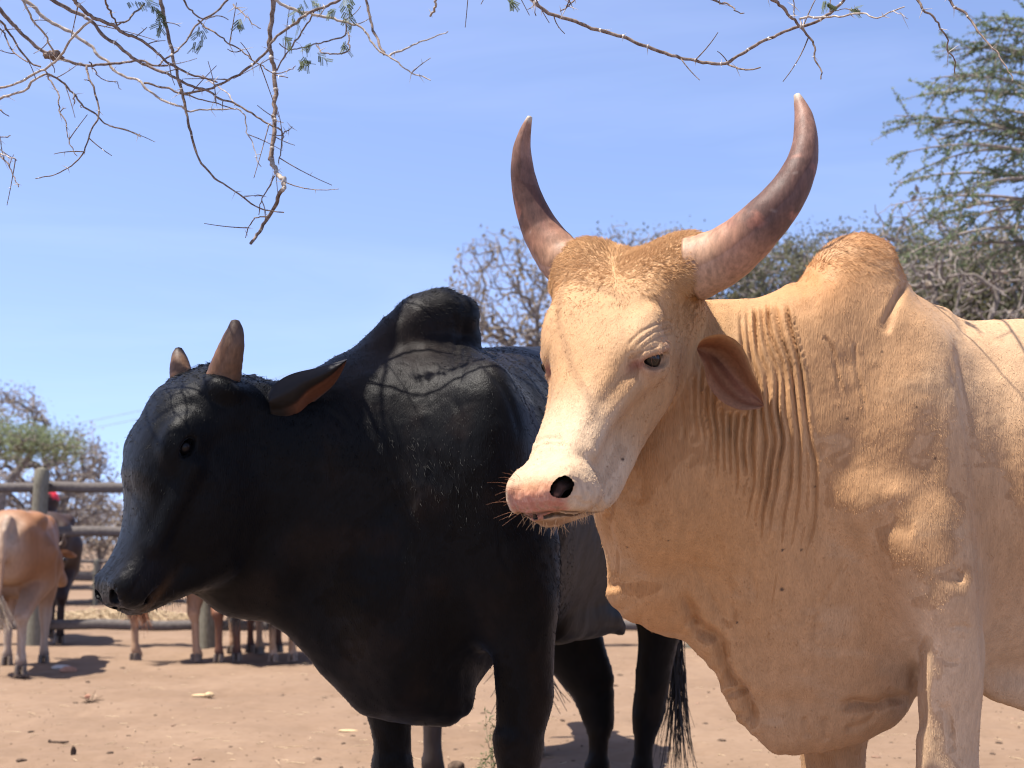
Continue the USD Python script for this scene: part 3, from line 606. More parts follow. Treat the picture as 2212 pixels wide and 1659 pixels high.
    C = lerp(C, (.50, .27, .12), .7 * mask(U2, (1870, 530), (90, 55)))
    C = lerp(C, (.53, .31, .15), .6 * mask(U2, (1600, 690), (110, 60)) * (1 - head))
    C = lerp(C, (.67, .52, .37), .8 * sstep(1200, 1420, V[:, 1]) * sstep(1880, 2000, V[:, 0]))
    C = lerp(C, (.63, .47, .32), .7 * sstep(1950, 2100, V[:, 0]) * sstep(1100, 800, V[:, 1]))
    tan = sstep(230, -50, hl[:, 0] + 40 * (meshkit.fbm(V / 30., 3, 4) - .5)) * head
    C = lerp(C, (.53, .345, .19), .8 * head)
    C = lerp(C, (.53, .335, .165), .6 * tan)
    C = lerp(C, (.66, .54, .41), .85 * sstep(330, 480, hl[:, 0]) * head)
    C = lerp(C, (.64, .50, .36), .6 * mask(hl, (215, 140, 20), (80, 60, 60)))
    brn = meshkit.fbm(V / 9.0, 3, 8)
    pad = sstep(612, 630, hl[:, 0] - .25 * (hl[:, 2] - 20) + 9 * (brn - .5)) * sstep(-16, -2, hl[:, 2] - .12 * np.abs(hl[:, 1])) * sstep(84, 66, np.abs(hl[:, 1]) + 8 * (brn - .5)) * head
    C = lerp(C, lerp((.50, .215, .16), (.60, .31, .24), sstep(.4, .6, brn)), pad * .95)
    C = lerp(C, (.33, .20, .12), .7 * sstep(.52, .66, brn) * pad * sstep(60, 20, hl[:, 2]))
    C = lerp(C, (.40, .25, .12), .6 * mask(hl, (640, 0, 70), (22, 70, 16)))
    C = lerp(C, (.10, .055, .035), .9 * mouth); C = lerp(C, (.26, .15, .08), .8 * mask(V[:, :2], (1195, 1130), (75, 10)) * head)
    for sg in (-1, 1):
        C = lerp(C, (.045, .018, .014), np.clip(.5 * mask(hl, (612, 54 * sg, 26), (36, 22, 22)), 0, 1)); C = lerp(C, (.20, .10, .075), .6 * mask(hl, (622, 60 * sg, 46), (40, 30, 22)))
        C = lerp(C, (.30, .13, .09), .95 * mask(hl, (286, 126 * sg, 26), (26, 40, 12)))
        C = lerp(C, (.34, .17, .12), .8 * mask(hl, (250, 146 * sg, 0), (44, 40, 17)))
    lip = mask(hl, (640, 20, -40), (60, 90, 15)); C = lerp(C, (.34, .20, .10), .7 * lip * head)
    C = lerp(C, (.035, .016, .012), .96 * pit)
    C = C * np.array([.62, .545, .465])
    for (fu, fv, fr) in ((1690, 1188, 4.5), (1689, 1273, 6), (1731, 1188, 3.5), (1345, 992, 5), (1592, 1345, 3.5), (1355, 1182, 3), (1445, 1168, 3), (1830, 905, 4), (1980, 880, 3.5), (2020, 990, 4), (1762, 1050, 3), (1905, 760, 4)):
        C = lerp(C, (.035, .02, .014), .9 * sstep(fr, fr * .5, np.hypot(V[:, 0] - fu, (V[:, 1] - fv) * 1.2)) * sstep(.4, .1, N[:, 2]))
    dust = sstep(.55, .75, meshkit.fbm(V / [120, 60, 90], 4, 91)); C = lerp(C, (.36, .25, .15), .28 * dust * (1 - head))
    spots = meshkit.noise(V / 5.5, 77) * meshkit.noise(V / 3.1, 78); C = lerp(C, (.16, .09, .05), .7 * sstep(.90, .95, spots) * (1 - head))
    t = thing('zebu_bull', 'big cream humped bull with tall curved horns, nearest the camera', 'bull', 'bulls under the thorn tree', loc=(.72, 2.95, 0))
    off = np.array([.72, 2.95, 0])
    put('body', (px_world(V, CREAM_D) - off, F), 'cream_fur', t, col=C)
    # horns
    w = lambda r: [tuple(warp(np.array([x[:3]], float), CREAM_WARP, CREAM_FIX)[0]) + (x[3],) for x in r]
    def horn(rows, seed, lab):
        (v, f), x, v0 = horn_mesh(rows, CREAM_D, 90, 32, seed)
        n1 = meshkit.fbm(v0 * [60, 60, 14], 4, seed + 3); n2 = meshkit.fbm(v0 * 26, 3, seed + 7)
        y = x + .16 * (n2 - .5)
        col = lerp((.41, .235, .14), (.34, .17, .105), sstep(.05, .30, y))
        col = lerp(col, (.105, .052, .04), .95 * sstep(.26, .40, y) * sstep(1.05, .70, y) * np.clip(.62 + .9 * n1, 0, 1))
        col = lerp(col, (.32, .13, .085), .75 * sstep(.56, .64, n2) * sstep(.25, .4, y) * sstep(.95, .7, y))
        col = lerp(col, (.27, .15, .11), .6 * sstep(.66, .80, y))
        col = lerp(col, (.50, .41, .32), .85 * sstep(.955, .99, x))
        col = lerp(col, (.62, .52, .45), .2 * sstep(.76, .80, meshkit.fbm(v0 * [260, 260, 60], 3, seed + 1)))
        tag(put('horn', (v - off, f), 'horn_keratin', t, col=col * .66), lab)
    horn([(1252, 580, -80, 58), (1219, 564, -66, 53), (1192, 533, -52, 47), (1164, 488, -40, 40), (1146, 445, -38, 34), (1134, 402, -40, 29), (1128, 364, -46, 25), (1127, 328, -52, 20.5), (1132, 295, -60, 15), (1140, 266, -68, 9), (1145, 252, -72, 5.5)], 11, 'left-hand horn in the picture, dark in the middle with a pale tip')
    horn([(1498, 580, -240, 71), (1550, 560, -262, 65), (1602, 524, -290, 58), (1648, 480, -312, 52), (1688, 435, -322, 46), (1718, 387, -322, 39), (1735, 340, -314, 32), (1740, 299, -302, 26.5), (1737, 258, -286, 21), (1728, 224, -270, 13), (1721, 205, -262, 7)], 12, 'right-hand horn in the picture, the taller one, red brown with dark bands')
    # ears
    ctr = lambda X, Y: 40 * np.sin(np.pi * Y) ** 1.2 * np.sin(np.pi * np.clip(X * .9 + .12, 0, 1)) - 26 * np.exp(-(Y / .22) ** 2) * np.sin(np.pi * np.clip(X, 0, 1)) + 2 * np.sin(Y * 16 + X * 3) * np.sin(np.pi * Y) * X
    P, EF, ex, ey, back = ear_mesh([(1506, 752), (1513, 737), (1532, 726), (1556, 722), (1584, 731), (1606, 754), (1627, 805), (1646, 850), (1650, 874)],
                                   [(1506, 758), (1514, 776), (1521, 792), (1528, 826), (1548, 857), (1576, 877), (1606, 886), (1638, 883), (1649, 878)], 46, 30, ctr, CREAM_D, -298, -268)
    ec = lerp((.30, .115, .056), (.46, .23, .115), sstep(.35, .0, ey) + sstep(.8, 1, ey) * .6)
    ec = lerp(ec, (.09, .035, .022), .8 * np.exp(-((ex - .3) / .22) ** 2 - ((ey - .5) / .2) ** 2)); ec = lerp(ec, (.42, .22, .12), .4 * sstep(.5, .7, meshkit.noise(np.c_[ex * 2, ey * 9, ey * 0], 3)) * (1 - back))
    ec = lerp(ec, (.55, .35, .19), back); ec = lerp(ec, (.55, .33, .17), .9 * sstep(.10, .02, ey))
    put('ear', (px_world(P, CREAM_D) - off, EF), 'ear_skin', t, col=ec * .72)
    # the far ear, behind the head
    e0, e1 = H(110, -170, -60), H(170, -330, -110)
    tp = [(e0[0] + (e1[0] - e0[0]) * k, e0[1] + (e1[1] - e0[1]) * k - 46 * math.sin(math.pi * k) ** .7) for k in np.linspace(0, 1, 7)]; lw = [(p[0], p[1] + 92 * math.sin(math.pi * k) ** .7 + 2) for p, k in zip(tp, np.linspace(0, 1, 7))]
    tp = [(2 * e0[0] - p[0] - 40 + 90, p[1]) for p in tp]; lw = [(2 * e0[0] - p[0] - 40 + 90, p[1]) for p in lw]
    P2, EF2, ex2, ey2, bk2 = ear_mesh(tp, lw, 20, 12, lambda X, Y: 34 * np.sin(np.pi * Y), CREAM_D, e0[2] + 40, e0[2] + 190)
    put('ear', (px_world(P2, CREAM_D) - off, EF2), 'ear_skin', t, col=np.tile((.55, .35, .19), (len(P2), 1)))
    # eyes, hooves
    for sg in (1, -1):
        c_ = w([(*H(252, 128 * sg, 1), 27)])[0]
        put('eye', _moved(eyeball(c_[:3], CREAM_D, 26), -off), 'eye_gloss', t)
    for h in hoofs:
        hv, hf = hoof_mesh(h, CREAM_D, 58); put('hoof', (hv - off, hf), 'hoof_horn', t, smooth=40)
    return dict(H=H, V=V, F=F, N=normals(V, F), C=C, head=head, t=t, off=off, hl=hl)
def _moved(m, d): m = m.copy(); m.apply_translation(d); return m

def finish_black():
    cl, H, V, F, hoofs, hl = build_black()
    N = normals(V, F)
    head = sstep(-95, -40, hl[:, 0]) * sstep(200, 150, np.abs(hl[:, 1])) * sstep(-240, -200, hl[:, 2])
    a = lambda *p: z4(189, 594, .4638, p)
    folds = [a((1060, 600), (1150, 660), (1230, 760)), a((1130, 540), (1200, 620), (1260, 720)), a((1180, 480), (1260, 600), (1310, 720)), a((960, 680), (1010, 800), (1030, 960)), a((1060, 700), (1110, 840), (1130, 1000)), a((1330, 560), (1360, 700), (1350, 840)), a((1560, 640), (1600, 820), (1590, 1000)), a((1700, 560), (1740, 700), (1730, 900)),
             a((1500, 950), (1510, 1080), (1570, 1180)), a((1690, 120), (1720, 280), (1700, 470)), a((1770, 330), (1750, 420), (1730, 520)), a((1910, 1130), (1930, 1300), (1990, 1400)), a((1800, 380), (1900, 480), (1980, 620), (2010, 780))]
    dr, i, t, _ = near_lines(V[:, :2], folds)
    d = -2.6 * np.exp(-(dr / 7) ** 2) * sstep(0, .2, t) * sstep(1, .8, t) * sstep(.3, -.1, N[:, 2]) * (1 - head)
    d += (meshkit.fbm(V / 60.0, 3, 25) - .5) * 8.0 * (1 - head) + (meshkit.fbm(V / 26.0, 3, 29) - .5) * 3.0 * head
    d += (meshkit.fbm(V / 11.0, 2, 3) - .5) * 3.0 * sstep(420, 500, hl[:, 0]) * head
    V = V + N * d[:, None]
    n1 = meshkit.fbm(V / 90., 4, 12)
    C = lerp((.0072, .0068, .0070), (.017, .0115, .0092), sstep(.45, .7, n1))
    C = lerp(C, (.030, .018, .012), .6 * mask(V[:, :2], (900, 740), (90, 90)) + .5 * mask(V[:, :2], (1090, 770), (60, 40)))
    C = lerp(C, (.0062, .0062, .0070), .8 * head)
    C = lerp(C, (.030, .028, .031), .9 * mask(hl, (465, 70, -10), (60, 60, 60)))
    C = lerp(C, (.16, .085, .042), .9 * mask(hl, (505, 62, -78), (60, 50, 12)))
    C = C * .42 * (1 - .35 * head)[:, None]; C = lerp(C, (.003, .003, .003), mask(hl, (522, 56, 16), (24, 24, 20)))
    off = np.array([-.1, 4.0, 0])
    t = thing('zebu_bull', 'black humped bull with short horns standing behind the cream bull', 'bull', 'bulls under the thorn tree', loc=off)
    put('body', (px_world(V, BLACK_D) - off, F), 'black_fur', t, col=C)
    def horn(rows, seed, lab):
        (v, f), x, v0 = horn_mesh(rows, BLACK_D, 50, 24, seed, .035)
        n1 = meshkit.fbm(v0 * [50, 50, 20], 4, seed + 3)
        col = lerp((.20, .105, .055), (.13, .062, .032), n1); col = lerp(col, (.075, .052, .042), sstep(.55, .95, x) * .8); col = lerp(col, (.30, .19, .12), .8 * sstep(.16, .05, x + .1 * (n1 - .5)))
        tag(put('horn', (v - off, f), 'horn_keratin', t, col=col * .66), lab)
    horn([(474, 850, -190, 38), (483, 815, -200, 37), (493, 776, -212, 32), (503, 738, -220, 25), (508, 710, -222, 17), (508, 693, -220, 9)], 21, 'nearer horn, beside the raised ear')
    horn([(398, 838, -20, 26), (392, 812, -10, 25), (388, 783, 0, 20), (386, 762, 6, 13), (386, 752, 8, 7)], 22, 'farther horn, smaller in the picture')
    dep = lambda X, Y: -22 * np.sin(np.pi * np.clip(Y / .62, 0, 1)) * (1 - .5 * X) + 34 * sstep(.55, 1, Y) * np.sin(np.pi * np.clip(X * .85 + .1, 0, 1))
    P, EF, ex, ey, back = ear_mesh([(578, 850), (600, 824), (632, 807), (690, 793), (735, 780), (750, 775)], [(586, 905), (620, 916), (648, 910), (672, 876), (724, 828), (748, 781)], 40, 26, dep, BLACK_D, -215, -235, 8)
    k = sstep(.46, .56, ey - .14 * (1 - ex)) * (1 - back) * sstep(.12, .38, ex)
    ec = lerp((.013, .012, .013), lerp((.085, .034, .022), (.15, .07, .045), meshkit.noise(np.c_[ex * 3, ey * 14, ey * 0], 6)), k); ec = lerp(ec, (.02, .015, .015), .9 * sstep(.94, .99, ey))
    tag(put('ear', (px_world(P, BLACK_D) - off, EF), 'ear_skin', t, col=ec), 'ear pricked back, rust brown inside')
    e0 = H(40, -120, -10)
    tp = [(e0[0] - 10 + 0 * k + 60 * k, e0[1] - 20 - 22 * math.sin(math.pi * k) ** .7 - 30 * k + 40) for k in np.linspace(0, 1, 6)]; lw = [(p[0], p[1] + 50 * math.sin(math.pi * k) ** .7 + 2) for p, k in zip(tp, np.linspace(0, 1, 6))]
    P2, EF2, *_ = ear_mesh(tp, lw, 16, 10, lambda X, Y: 24 * np.sin(np.pi * Y), BLACK_D, e0[2], e0[2] + 130)
    put('ear', (px_world(P2, BLACK_D) - off, EF2), 'ear_skin', t, col=np.tile((.013, .012, .013), (len(P2), 1)))
    w = lambda x: tuple(warp(np.array([x], float), BLACK_WARP, BLACK_FIX)[0])
    for sg in (1, -1): put('eye', _moved(eyeball(w(H(198, 108 * sg, 68)), BLACK_D, 16), -off), 'dark_eye', t)
    for h in hoofs:
        hv, hf = hoof_mesh(h, BLACK_D, 44); put('hoof', (hv - off, hf), 'hoof_horn', t, smooth=40)
    return dict(H=H, V=V, F=F, N=normals(V, F), C=C, head=head, t=t, off=off, hl=hl)
# ------------------------------------------------------------------ the ground: trodden sand, one sheet out to the horizon
def build_ground():
    ys = np.concatenate([np.arange(-8, 2.5, .5), np.arange(2.5, 7, .045), np.arange(7, 16, .06), np.geomspace(16, 400, 60)])
    xs = np.concatenate([-np.geomspace(400, 6, 24), np.arange(-5.8, 5.8, .05), np.geomspace(5.9, 400, 24)])
    X, Y = np.meshgrid(xs, ys, indexing='xy')
    P = np.stack([X, Y, 0 * X], -1).reshape(-1, 3)
    near = sstep(60, 14, np.hypot(P[:, 0], P[:, 1]))
    z = (meshkit.fbm(P * [.5, .5, 1], 3, 41) - .5) * .05 + (meshkit.fbm(P * 2.2, 4, 43) - .5) * .055
    q = P * [5.2, 5.2, 1]; c = np.floor(q[:, :2]); dmin = np.full(len(P), 9.0); h = np.zeros(len(P))
    for dx in (-1, 0, 1):
        for dy in (-1, 0, 1):
            cc = c + [dx, dy]; k = np.c_[cc, np.zeros(len(cc))] + .5
            r = [meshkit.noise(k * 1.0 + 13.37 * m, 50 + m) for m in range(3)]
            dd = np.hypot(q[:, 0] - cc[:, 0] - r[0], q[:, 1] - cc[:, 1] - r[1]); h -= np.exp(-(dd / .33) ** 2) * sstep(.40, .7, r[2]) * .026
    P[:, 2] = (z - z.mean() + h) * near
    i, j = np.meshgrid(np.arange(len(ys) - 1), np.arange(len(xs) - 1), indexing='ij'); n = len(xs)
    a = i * n + j; F = np.concatenate([np.stack([a, a + 1, a + n + 1], -1).reshape(-1, 3), np.stack([a, a + n + 1, a + n], -1).reshape(-1, 3)])
    tag(put('ground', (P, F), 'sand', smooth=True), 'pale brown trodden sand of the cattle pen', kind='structure')
    return P
mat('sand', {
    'g': ('geometry', {}),
    'n1': ('noise_texture', {'scale': .8, 'detail': 6.0, 'roughness': .6}), 'n2': ('noise_texture', {'scale': 14.0, 'detail': 6.0, 'roughness': .7}), 'n3': ('noise_texture', {'scale': 90.0, 'detail': 4.0, 'roughness': .7}),
    'r1': ('rgb_ramp', {'ramp': [(0, (.132, .086, .056)), (.36, (.156, .103, .068)), (.6, (.185, .125, .084)), (1, (.213, .148, .102))]}),
    'r2': ('rgb_ramp', {'ramp': [(0, (.72, .70, .68)), (.40, (.93, .92, .91)), (.55, (1, 1, 1)), (1, (1.08, 1.07, 1.05))]}),
    'm': ('mix_color', {'blend_type': 'multiply', 'fac': 1.0, 'use_clamp': False}),
    'r3': ('rgb_ramp', {'ramp': [(0, (.45, .40, .36)), (.30, (.72, .68, .66)), (.37, (1, 1, 1)), (1, (1.05, 1.05, 1.05))]}),
    'm2': ('mix_color', {'blend_type': 'multiply', 'fac': .8, 'use_clamp': False}),
    'a': ('math', {'math_type': 'multiply_add', 'value2': .5}), 'b': ('bump', {'strength': .6, 'distance': .012}),
    'p': ('principled_bsdf', {'roughness': .95, 'specular_ior_level': .1})},
    [('g.position', 'n1.vector'), ('g.position', 'n2.vector'), ('g.position', 'n3.vector'), ('n1.fac', 'r1.fac'), ('n2.fac', 'r2.fac'), ('r1.color', 'm.a'), ('r2.color', 'm.b'), ('n3.fac', 'r3.fac'), ('m.result', 'm2.a'), ('r3.color', 'm2.b'), ('m2.result', 'p.base_color'),
     ('n3.fac', 'a.value1'), ('n2.fac', 'a.value3'), ('a.value', 'b.height'), ('b.normal', 'p.normal')])
GROUND = build_ground()
# ------------------------------------------------------------------ fences
rough_mat('old_wood', (.05, .043, .04), (.125, .108, .098), 14.0, .85, .15, .5, .006, stretch=(2.2, 8, 8), lo=.3, hi=.7)
rough_mat('post_wood', (.08, .073, .056), (.18, .167, .128), 12.0, .85, .15, .5, .006, stretch=(9, 9, 1.6), lo=.3, hi=.7)
def pole(p0, p1, r0, r1, seed, sides=14, n=14, cap=True):
    t = np.linspace(0, 1, n)[:, None]; p = np.asarray(p0, float) * (1 - t) + np.asarray(p1, float) * t
    p = p + (np.stack([meshkit.noise(np.c_[t[:, 0] * 3, t[:, 0] * 0 + k * 7.3, t[:, 0] * 0 + seed], seed) for k in range(3)], 1) - .5) * min(r0, r1) * .5
    v, f = tube_mesh(p, np.linspace(r0, r1, n) * (1 + .06 * (meshkit.noise(np.c_[t[:, 0] * 6, t[:, 0] * 0, t[:, 0] * 0 + seed * 1.7], 3) - .5)), sides)
    return v + (meshkit.noise(v * [7, 7, 2], seed)[:, None] - .5) * r0 * .16, f
def fence(name, label, y0, post_us, rails, post_r, top_v, base_v, D):
    o = unproj(post_us[0], base_v, D); o[2] = 0
    t = thing(name, label, 'fence', loc=o)
    for i, u in enumerate(post_us):
        b = unproj(u, base_v, D); h = unproj(u, top_v, D)[2] + .03 * math.sin(i * 2.3)
        q = np.array([b[0], b[1], 0])
        put('post', tuple_sub(pole(q - [0, 0, .2], q + [.01, 0, h], post_r * 1.03, post_r * .97, 100 + i), o), 'post_wood', t)
    for k, (v0, v1, r) in enumerate(rails):
        z0, z1 = unproj(0, v0, D)[2], unproj(2212, v1, D)[2]; xs_ = [unproj(u, base_v, D) for u in post_us]
        for i in range(len(xs_) - 1):
            a, b = xs_[i], xs_[i + 1]; back = post_r + r * .8
            za, zb = z0 + .012 * math.sin(i * 1.7 + k), z0 + .012 * math.sin((i + 1) * 1.7 + k)
            put('rail', tuple_sub(pole((a[0] - .10, a[1] + back + .004 * (i % 2), za), (b[0] + .10, b[1] + back + .004 * (i % 2), zb), r * 1.04, r * .96, 200 + 10 * k + i, 12, 12), o), 'old_wood', t)
    return t
def tuple_sub(vf, o): return vf[0] - o, vf[1]
fence('pole_fence', 'weathered grey round pole fence of the pen, right behind the brown cow', 0, [-297, 75, 447, 815, 1160, 1502, 1860, 2215, 2580], [(1052, 1052, .047), (1149, 1149, .047), (1350, 1350, .046)], .073, 1020, 1410, 12.7)
fence('pole_fence', 'distant low grey rail fence seen under the black bull\'s chin', 0, [-120, 45, 205, 365, 525, 690, 850, 1010, 1180, 1350, 1520, 1700], [(1213, 1213, .026), (1243, 1243, .075), (1269, 1269, .03), (1300, 1300, .035)], .04, 1205, 1304, 21.5)

# ------------------------------------------------------------------ trees and thorn scrub
rough_mat('grey_bark', (.095, .08, .068), (.20, .17, .148), 30.0, .9, .1, .4, .004)
rough_mat('twig_grey', (.145, .123, .108), (.265, .23, .205), 20.0, .9, .1, 0)
rough_mat('twig_brown', (.14, .115, .098), (.28, .235, .20), 20.0, .9, .1, 0)
def leafmat(name, c1, c2, trans=.35):
    mat(name, {'g': ('geometry', {}), 'n': ('noise_texture', {'scale': 2.5, 'detail': 3.0}), 'w': ('math', {'math_type': 'multiply_add', 'value2': .7}), 'r': ('rgb_ramp', {'ramp': [(0, c1), (.35, c1), (.85, c2), (1, c2)]}),
               'd': ('principled_bsdf', {'roughness': .6, 'specular_ior_level': .25}), 't': ('translucent_bsdf', {}), 'mc': ('mix_closure', {'fac': trans})},
        [('g.position', 'n.vector'), ('n.fac', 'w.value3'), ('g.random_per_island', 'w.value1'), ('w.value', 'r.fac'), ('r.color', 'd.base_color'), ('r.color', 't.color'), ('d.BSDF', 'mc.closure1'), ('t.BSDF', 'mc.closure2')], surface='mc.closure')
leafmat('acacia_leaf', (.10, .135, .075), (.20, .245, .125), .45)
leafmat('far_acacia_leaf', (.13, .16, .085), (.24, .265, .14), .45)
leafmat('dry_leaf', (.16, .115, .065), (.30, .23, .12))
leafmat('dead_leaf', (.16, .13, .105), (.27, .215, .165), .4)
leafmat('scrub_leaf', (.09, .092, .052), (.175, .16, .092), .4)
def grow(trunks, targets, rng, r_tip, power=.45, wig=.12, gnarl=None):
    """joins the target points, nearest first, onto the trunks; a limb is as thick as what it carries. returns strands (points, radii) thickest first"""
    nodes, par = [], []
    for tr in trunks:
        for i, p in enumerate(tr):
            old = [k for k, q in enumerate(nodes) if i == 0 and np.linalg.norm(q - p) < 1e-6]
            if old: last = old[0]; continue
            nodes.append(np.asarray(p, float)); par.append(-1 if i == 0 else last); last = len(nodes) - 1
    N = np.empty((len(nodes) + len(targets) * 4, 3)); N[:len(nodes)] = nodes; n = len(nodes); depth = np.zeros(len(N)); base = np.array(trunks[0][0], float)
    for i in range(n): depth[i] = 0 if par[i] < 0 else depth[par[i]] + np.linalg.norm(N[i] - N[par[i]])
    order = np.argsort(np.linalg.norm(targets - np.array(trunks[0][-1]), axis=1))
    leaf = []
    for k in order:
        T = targets[k]; d = np.linalg.norm(N[:n] - T, axis=1); up = (T - N[:n])[:, 2]
        j = int(np.argmin(d + .10 * depth[:n] + np.maximum(-up, 0) * .35)); L = d[j]; m = 3 if L > .12 else 1; prev = j
        sag = (rng.random(3) - .5) * 2 * wig * L
        for s in range(1, m + 1):
            x = s / m; q = N[j] * (1 - x) + T * x + sag * math.sin(math.pi * x)
            N[n] = q; par.append(prev); depth[n] = depth[prev] + np.linalg.norm(q - N[prev]); prev = n; n += 1
        leaf.append(prev)
    cnt = np.zeros(n)
    for l in leaf: cnt[l] += 1
    par = np.array(par)
    for i in range(n - 1, 0, -1):
        if par[i] >= 0: cnt[par[i]] += cnt[i]
    R = r_tip * np.maximum(cnt, 1) ** power
    kids = [[] for _ in range(n)]
    for i in range(n):
        if par[i] >= 0: kids[par[i]].append(i)
    strands, stack = [], [(i, None) for i in range(n) if par[i] < 0]
    while stack:
        i, p = stack.pop(); run = [] if p is None else [p]; c = i
        while True:
            run.append(c)
            if not kids[c]: break
            ks = sorted(kids[c], key=lambda q: -cnt[q]); stack += [(q, c) for q in ks[1:]]; c = ks[0]
        rr = R[run].copy()
        if p is not None: rr[0] = min(rr[0], rr[1] * 1.15)
        strands.append((N[run], rr))
    return strands, N[leaf]
def in_ellipsoid(rng, n, c, r, shell=.5):
    q = rng.normal(size=(n, 3)); q /= np.linalg.norm(q, axis=1, keepdims=True); q *= (rng.random(n) ** (1 / 3) * (1 - shell) + shell * rng.random(n) ** .2)[:, None]
    return np.asarray(c) + q * np.asarray(r)
def leaf_cloud(rng, pts, per, size, spread, flat=.5, aspect=.5):
    """small folded leaves round the points"""
    n = len(pts) * per; c = np.repeat(pts, per, 0) + rng.normal(size=(n, 3)) * spread
    a = rng.normal(size=(n, 3)); a[:, 2] *= flat; a /= np.linalg.norm(a, axis=1, keepdims=True); b = np.cross(a, rng.normal(size=(n, 3))); b /= np.linalg.norm(b, axis=1, keepdims=True)
    s = size * (.6 + .8 * rng.random(n))[:, None]; w = b * s * aspect
    V = np.stack([c - a * s, c + w, c + a * s, c - w], 1).reshape(-1, 3); k = np.arange(n)[:, None] * 4
    return V, np.vstack([k + [0, 1, 2], k + [0, 2, 3]])
def tree(name, label, category, base, trunks, targets, r_tip, seed, bark='grey_bark', twig='twig_grey', leaves=None, thick=.012, group=None, power=.40, wig=.07):
    rng = np.random.default_rng(seed); base = np.asarray(base, float)
    t = thing(name, label, category, group, loc=base)
    st, tips = grow([np.asarray(x, float) for x in trunks], np.asarray(targets, float), rng, r_tip, power, wig)
    big = [(spline(np.c_[p, r], max(4, 3 * len(p)))[:, :4]) for p, r in st if r.max() > thick and len(p) > 1]
    put('trunk', tuple_sub(join([tube_mesh(b[:, :3], b[:, 3], 7) for b in big]), base), bark, t)
    fine = [(p, r) for p, r in st if r.max() <= thick and len(p) > 1]
    put_curves('crown', [p - base for p, r in fine], [2 * r for p, r in fine], twig, t)
    if leaves:
        m, per, size, spread, frac = leaves[:5]; pick = tips[rng.random(len(tips)) < frac]
        tag(put('leaves', tuple_sub(leaf_cloud(rng, pick, per, size, spread, *(leaves[5:])), base), m, t, smooth=False), kind='stuff')
    return t
def at_ground(u, D): q = unproj(u, HORIZ, D); return np.array([q[0], q[1], 0.0])
def P_(u, v, D): return unproj(u, v, D)
